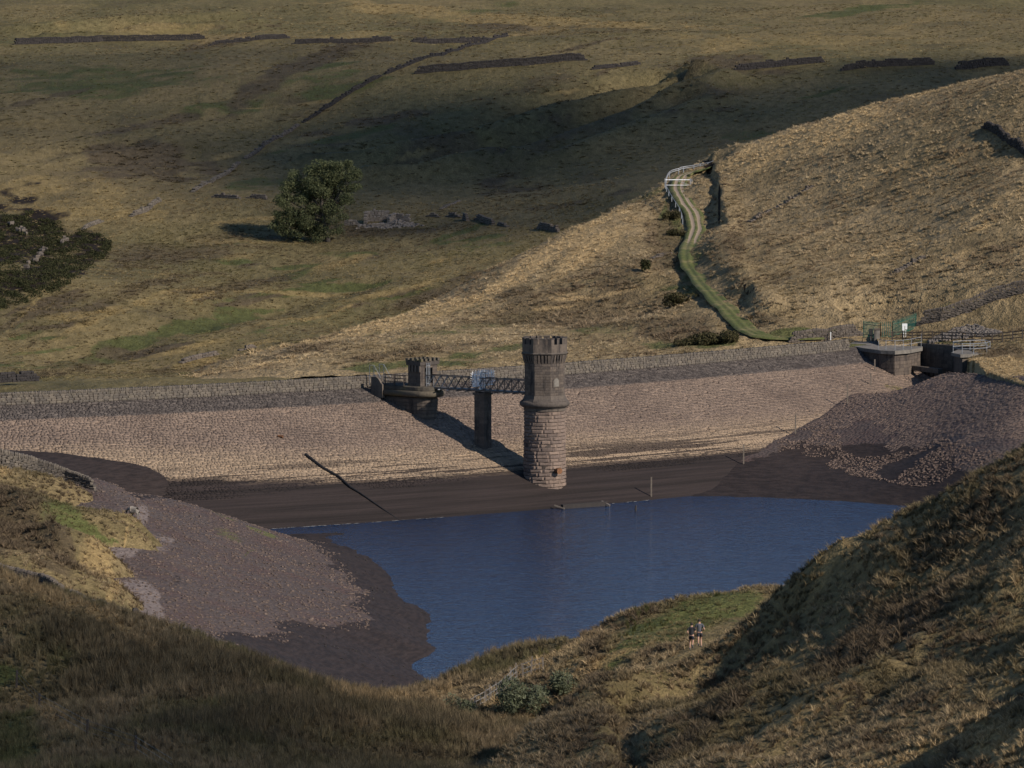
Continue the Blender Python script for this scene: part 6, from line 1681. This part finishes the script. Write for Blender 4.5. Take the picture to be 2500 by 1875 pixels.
def scatter(name, label, P, rot, scl, tint, meshes, cat="grass", mat=None):
    """instances the tuft meshes on points (geometry nodes); one uncountable mass"""
    me = bpy.data.meshes.new(name); n_ = len(P); me.vertices.add(n_); me.vertices.foreach_set("co", np.asarray(P, np.float32).ravel()); me.update()
    a = me.attributes.new("rot", 'FLOAT_VECTOR', 'POINT'); a.data.foreach_set("vector", np.asarray(rot, np.float32).ravel())
    a = me.attributes.new("scl", 'FLOAT_VECTOR', 'POINT'); a.data.foreach_set("vector", np.asarray(scl, np.float32).ravel())
    a = me.attributes.new("tint", 'FLOAT_COLOR', 'POINT'); a.data.foreach_set("color", np.c_[tint, np.ones(n_)].astype(np.float32).ravel())
    o = link(name, me); tag(o, label, cat, kind="stuff")
    g = bpy.data.node_groups.new(name, 'GeometryNodeTree')
    g.interface.new_socket("Geometry", in_out='INPUT', socket_type='NodeSocketGeometry'); g.interface.new_socket("Geometry", in_out='OUTPUT', socket_type='NodeSocketGeometry')
    gi_, go = g.nodes.new("NodeGroupInput"), g.nodes.new("NodeGroupOutput"); iop = g.nodes.new("GeometryNodeInstanceOnPoints"); jn = g.nodes.new("GeometryNodeJoinGeometry")
    for k, mm_ in enumerate(meshes):
        if len(mm_.materials) == 0: mm_.materials.append(mat or M['grass'])
        src = bpy.data.objects.new("tuft_source", mm_)
        oi = g.nodes.new("GeometryNodeObjectInfo"); oi.inputs[0].default_value = src; oi.inputs["As Instance"].default_value = True
        g.links.new(oi.outputs["Geometry"], jn.inputs[0])
    rv = g.nodes.new("FunctionNodeRandomValue"); rv.data_type = 'INT'; rv.inputs[4].default_value = 0; rv.inputs[5].default_value = len(meshes) - 1
    iop.inputs["Pick Instance"].default_value = True
    def na(nm, dt): q = g.nodes.new("GeometryNodeInputNamedAttribute"); q.data_type = dt; q.inputs[0].default_value = nm; return q.outputs[0]
    er = g.nodes.new("FunctionNodeEulerToRotation"); g.links.new(na("rot", 'FLOAT_VECTOR'), er.inputs[0])
    g.links.new(gi_.outputs[0], iop.inputs["Points"]); g.links.new(jn.outputs[0], iop.inputs["Instance"]); g.links.new(rv.outputs[2], iop.inputs["Instance Index"])
    g.links.new(er.outputs[0], iop.inputs["Rotation"]); g.links.new(na("scl", 'FLOAT_VECTOR'), iop.inputs["Scale"]); g.links.new(iop.outputs[0], go.inputs[0])
    md = o.modifiers.new("scatter", 'NODES'); md.node_group = g
    return o
def cover_at(key, x, y):
    X, Y, col = COV[key]; ys = Y[:, 0]; i = np.clip(np.searchsorted(ys, y), 0, len(ys) - 1)
    if key == 'east':
        xs = X[0]; j = np.clip(np.searchsorted(xs, x), 0, len(xs) - 1)
    else:
        u = x / y * FPX + 1250; u0 = X[0, 0] / Y[0, 0] * FPX + 1250; u1 = X[0, -1] / Y[0, -1] * FPX + 1250
        j = np.clip(((u - u0) / (u1 - u0) * (X.shape[1] - 1)).astype(int), 0, X.shape[1] - 1)
    return col[i, j]
def sample_fan(y0, y1, u0, u1, dens, seed):
    rs = np.random.RandomState(seed); A = (u1 - u0) / FPX * (y1 ** 2 - y0 ** 2) / 2; n_ = int(A * dens)
    y = np.sqrt(rs.rand(n_) * (y1 ** 2 - y0 ** 2) + y0 ** 2); u = rs.uniform(u0, u1, n_); return (u - 1250) / FPX * y, y, rs
def lerp(a, b, t): return a + (b - a) * t[:, None]
def tints(key, x, y, rs, pal, ps=14.0):
    c = cover_at(key, x, y); st_, ol, ru, gr = [np.array(q) for q in pal]
    k = np.clip(fbm(x / ps, y / (ps * 1.6), 7, 4) * 1.6 + .45, 0, 1); t = lerp(st_[None, :].repeat(len(x), 0), ol[None, :], k)
    k2 = np.clip((fbm(x / (ps * .4), y / (ps * .6), 17, 3) - .05) * 3.0, 0, .85); t = lerp(t, ru[None, :], k2)
    t = lerp(t, gr[None, :], np.clip(c[:, 0] * 1.1 - .15, 0, .9)); t = lerp(t, ru[None, :], np.clip(c[:, 1] * 1.1 - .1, 0, .9)); t = lerp(t, st_[None, :] * np.array([1.25, 1.2, 1.1]), np.clip(c[:, 2] * 1.2 - .1, 0, .9))
    return t * (0.75 + .5 * rs.rand(len(x)))[:, None], c
def above(x, y, z, others, eps=.05):
    ok = np.ones(len(x), bool)
    for s_ in others: ok &= z > s_.z(x, y) - eps
    return ok
tus = [blade_clump(26, .5, .35, .42, .030, 900 + k) for k in range(4)]
tusb = [blade_clump(22, .55, .6, .6, .05, 920 + k, 2) for k in range(4)]
rush = [blade_clump(34, .95, .4, .28, .016, 940 + k) for k in range(4)]
def put(name, label, key, sheet, x, y, rs, pal, meshes, smin, smax, keep=None, wind=(-.25, .1), hz=1.0, ps=14.0, zmin=-9):
    z = sheet.z(x, y); t, c = tints(key, x, y, rs, pal, ps)
    ok = z > zmin
    if keep is not None: ok &= keep(x, y, z, c, rs)
    x, y, z, t, c = x[ok], y[ok], z[ok], t[ok], c[ok]
    n_ = len(x); s_ = smin + (smax - smin) * rs.rand(n_) ** 1.5; s_ *= 1 + .6 * np.clip(c[:, 1], 0, 1) - .45 * np.clip(c[:, 0], 0, 1)
    rot = np.c_[rs.normal(0, .14, n_) + wind[1], rs.normal(0, .14, n_) + wind[0], rs.uniform(0, 6.28, n_)]
    rot = np.c_[rs.normal(0, .16, n_), rs.normal(0, .16, n_), rs.uniform(0, 6.28, n_)]
    return scatter(name, label, np.c_[x, y, z - .03], rot, np.c_[s_, s_, s_ * hz * rs.uniform(.8, 1.25, n_)], t, meshes)
def thin(p0, gk=.75):
    """patchy cover: mown-looking greens carry few tufts"""
    def f(x, y, z, c, rs): return rs.rand(len(x)) < p0 * (1 - gk * np.clip(c[:, 0], 0, 1)) * (1 - .9 * np.clip(c[:, 3], 0, 1)) * np.clip(.75 + 1.2 * fbm(x / 4, y / 6, 99, 3), .15, 1)
    return f
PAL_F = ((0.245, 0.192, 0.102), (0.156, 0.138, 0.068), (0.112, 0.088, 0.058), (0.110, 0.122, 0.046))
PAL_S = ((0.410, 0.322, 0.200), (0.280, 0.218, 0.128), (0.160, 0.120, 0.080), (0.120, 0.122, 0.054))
PAL_N = ((0.310, 0.237, 0.142), (0.172, 0.138, 0.078), (0.122, 0.092, 0.063), (0.145, 0.146, 0.062))
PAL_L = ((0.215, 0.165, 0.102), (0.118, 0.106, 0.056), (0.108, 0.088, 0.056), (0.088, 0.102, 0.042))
# far hillside, in two densities
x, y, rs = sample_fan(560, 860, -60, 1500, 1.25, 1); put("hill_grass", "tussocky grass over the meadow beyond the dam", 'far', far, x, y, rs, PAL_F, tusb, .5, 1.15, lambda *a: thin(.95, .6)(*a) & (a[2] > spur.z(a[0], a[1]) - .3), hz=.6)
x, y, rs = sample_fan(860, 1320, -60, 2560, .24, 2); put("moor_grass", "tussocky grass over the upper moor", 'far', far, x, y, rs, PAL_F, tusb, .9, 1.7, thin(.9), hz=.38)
# spur
trk_ok = lambda x, y: track_dist(x, y) > 1.2
x, y, rs = sample_fan(566, 790, -40, 2560, 1.15, 3)
put("spur_grass", "straw coloured tussock grass over the spur", 'spur', spur, x, y, rs, PAL_S, tusb, .6, 1.25, lambda X_, Y_, Z_, c_, r_: thin(.95, .5)(X_, Y_, Z_, c_, r_) & trk_ok(X_, Y_) & (Z_ > far.z(X_, Y_) - .3) & (Y_ > np.where(X_ < 30, crest(np.minimum(X_, 30)) + 8, 602 - np.clip(X_ - 58, 0, 30) * .6)), hz=.85)
# straw apron at the spillway
rs = np.random.RandomState(4); x = rs.uniform(44.5, 64, 9000); y = rs.uniform(520, 600, 9000)
put("apron_grass", "pale straw grass on the apron by the spillway", 'east', east, x, y, rs, PAL_S, tus, .45, .8, lambda X_, Y_, Z_, c_, r_: (Z_ > -.25) & (r_.rand(len(X_)) < .55 + .45 * c_[:, 2]))
# knoll
x, y, rs = sample_fan(340, 440, -60, 400, 5.0, 5); put("knoll_grass", "green and straw grass on the shore knoll", 'knoll', knoll, x, y, rs, PAL_N, tus, .5, 1.1, lambda X_, Y_, Z_, c_, r_: thin(.95, .3)(X_, Y_, Z_, c_, r_) & (Z_ > bed.z(X_, Y_) + .02), ps=6, zmin=-4.5)
# left field: rushes and grass
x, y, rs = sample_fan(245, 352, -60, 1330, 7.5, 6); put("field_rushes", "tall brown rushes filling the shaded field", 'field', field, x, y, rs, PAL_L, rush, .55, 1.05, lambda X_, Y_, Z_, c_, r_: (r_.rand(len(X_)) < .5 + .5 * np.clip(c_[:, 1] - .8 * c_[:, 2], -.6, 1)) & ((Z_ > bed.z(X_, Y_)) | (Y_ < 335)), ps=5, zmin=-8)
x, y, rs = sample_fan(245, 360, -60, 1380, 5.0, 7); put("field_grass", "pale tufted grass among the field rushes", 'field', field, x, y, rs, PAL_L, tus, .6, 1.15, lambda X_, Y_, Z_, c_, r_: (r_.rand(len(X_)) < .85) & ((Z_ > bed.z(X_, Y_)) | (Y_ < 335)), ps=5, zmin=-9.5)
# right bank and terrace
PTH = np.array([[p.x, p.y] for p in (bank.hit(u_, v_, 296, 372) for u_, v_ in ((1600, 1640), (1650, 1612), (1690, 1590), (1760, 1545), (1830, 1500), (1900, 1460)))])
def path_dist(x, y):
    dm = np.full(x.shape, 1e9)
    for a_, b_ in zip(PTH, PTH[1:]):
        d = b_ - a_; L = np.hypot(*d); d = d / L; t = np.clip((x - a_[0]) * d[0] + (y - a_[1]) * d[1], 0, L); dm = np.minimum(dm, np.hypot(x - a_[0] - d[0] * t, y - a_[1] - d[1] * t))
    return dm
RUN = bank.hit(1692, 1588, 300, 345)
bk = lambda lo, p0: (lambda X_, Y_, Z_, c_, r_: thin(p0, .55)(X_, Y_, Z_, c_, r_) & (Z_ > lo) & (path_dist(X_, Y_) > .9) & ~((np.abs(X_ - RUN.x * Y_ / RUN.y) < 1.0) & (Y_ > RUN.y - 20) & (Y_ < RUN.y)))
x, y, rs = sample_fan(178, 350, 1040, 2560, 7.0, 8); put("bank_grass", "windblown tussock grass on the steep near bank", 'bank', bank, x, y, rs, PAL_N, tus, .55, 1.25, bk(-7.5, 1.0), ps=6, zmin=-9)
x, y, rs = sample_fan(312, 350, 1300, 1760, 1.2, 9); put("terrace_rushes", "dark green rush clumps along the terrace edge", 'bank', bank, x, y, rs, ((.10, .09, .04), (.07, .075, .03), (.06, .065, .028), (.06, .075, .025)), rush, .6, 1.0, lambda X_, Y_, Z_, c_, r_: (fbm(X_ / 3, Y_ / 5, 66, 2) > .12) & (Y_ > 330), zmin=-6)

# loose stones on the shelf, mud specks, shore cobbles
def stones(name, label, n_, box, rule, rmin, rmax, mat, seed, sheet=bed):
    rs = np.random.RandomState(seed); rn_ = random.Random(seed); y0, y1, u0, u1 = box
    y = np.sqrt(rs.rand(n_) * (y1 ** 2 - y0 ** 2) + y0 ** 2); x = (rs.uniform(u0, u1, n_) - 1250) / FPX * y; z = sheet.z(x, y); ok = rule(x, y, z, rs)
    mbx = MB()
    for a, b_, c_ in zip(x[ok], y[ok], z[ok]): mbx.rock((a, b_, c_ + .02), rmin + (rmax - rmin) * rn_.random() ** 2.5, rn_, .5)
    tag(mbx.build(name, mat), label, "stones", kind="stuff")
kn_ok = lambda x, y, z: (z > knoll.z(x, y)) | (x > -20) 
stones("shelf_stones", "loose stones strewn over the left stony shelf", 16000, (335, 480, -40, 900), lambda x, y, z, rs: (z > np.interp(y, [345, 366, 397, 419, 480], [-5.0, -6.0, -8.5, -9.3, -9.6]) - .5 + 2.2 * fbm(x / 9, y / 9, 77, 4)) & (z > field.z(x, y)) & (rs.rand(len(x)) < .8), .05, .17, M['pebble'], 21)
stones("mud_stones", "scattered stones lying in the dark mud", 1500, (345, 500, 480, 1050), lambda x, y, z, rs: (z < -8.2) & (z > -11) & (fbm(x / 3, y / 3, 8, 3) > .1), .04, .15, M['drystone_dark'], 22)
stones("shore_cobbles", "pale cobble bank between the mud and the pitched bank", 15000, (515, 552, 1900, 2560), lambda x, y, z, rs: (z < -5.6) & (z > -9.4) & (np.abs(z + 7.6 + 1.4 * np.sin(x * .35) - 2.0 * fbm(x / 5, y / 5, 9, 3)) < .9), .05, .17, M['bank_stone'], 23)

# ================================================================== CLOUDS (unseen, high behind the viewpoint; added to shade parts of the valley)
def make_cloud(name, alpha):
    m, nt, b = new_mat(name); n = N(nt); nt.nodes.remove(b); p = n.pos()
    dens = n.ramp(n.noise(p, .012, 5, .6), .22, .60)
    d_ = n.node("ShaderNodeBsdfDiffuse"); d_.inputs[0].default_value = (.9, .9, .9, 1); tl_ = n.node("ShaderNodeBsdfTranslucent"); tl_.inputs[0].default_value = (.9, .9, .92, 1)
    m1 = n.node("ShaderNodeMixShader"); m1.inputs[0].default_value = .5; n.link(d_.outputs[0], m1.inputs[1]); n.link(tl_.outputs[0], m1.inputs[2])
    tr_ = n.node("ShaderNodeBsdfTransparent"); m2 = n.node("ShaderNodeMixShader"); n.link(n.math('MULTIPLY', dens, alpha), m2.inputs[0]); n.link(tr_.outputs[0], m2.inputs[1]); n.link(m1.outputs[0], m2.inputs[2]); n.link(m2.outputs[0], nt.nodes["Material Output"].inputs[0])
    return m
def cloud(label, targets, D, seed, mat):
    """flat cumulus whose billows stand between the sun and the listed ground points"""
    bm = bmesh.new()
    for k, (t, rx, ry) in enumerate(targets):
        c = Vector(t) + TO_SUN * D
        g = bmesh.ops.create_icosphere(bm, subdivisions=4, radius=1.0)
        for v in g['verts']:
            f = 1 + .5 * float(fbm(np.array([v.co.x * 2.1 + 7 * k]), np.array([v.co.y * 2.1 + v.co.z * 1.3]), seed, 4)[0])
            v.co = c + Vector((v.co.x * rx * f, v.co.y * ry * f, v.co.z * min(rx, ry) * .28 * f))
    me = bpy.data.meshes.new("cloud"); bm.to_mesh(me); bm.free()
    me.polygons.foreach_set("use_smooth", [True] * len(me.polygons)); tag(link("cloud", me, mat), label, kind="structure")
cloud("unseen cumulus cloud shading the far hillside", [(Vector((48, 900, 14)), 86, 100), (Vector((110, 950, 22)), 62, 66), (Vector((-8, 930, 14)), 34, 60)], 3500, 3, make_cloud("cloud", .66))
cloud("unseen cloud veil added to dim the upper moor", [(Vector((-78, 1040, 22)), 62, 110)], 3800, 5, make_cloud("added_veil", .30))
cloud("unseen cloud added to shade the rushy field", [(Vector((-28, 292, 0)), 27, 58), (Vector((-18, 262, 0)), 26, 30)], 1800, 4, make_cloud("added_cloud", .36))
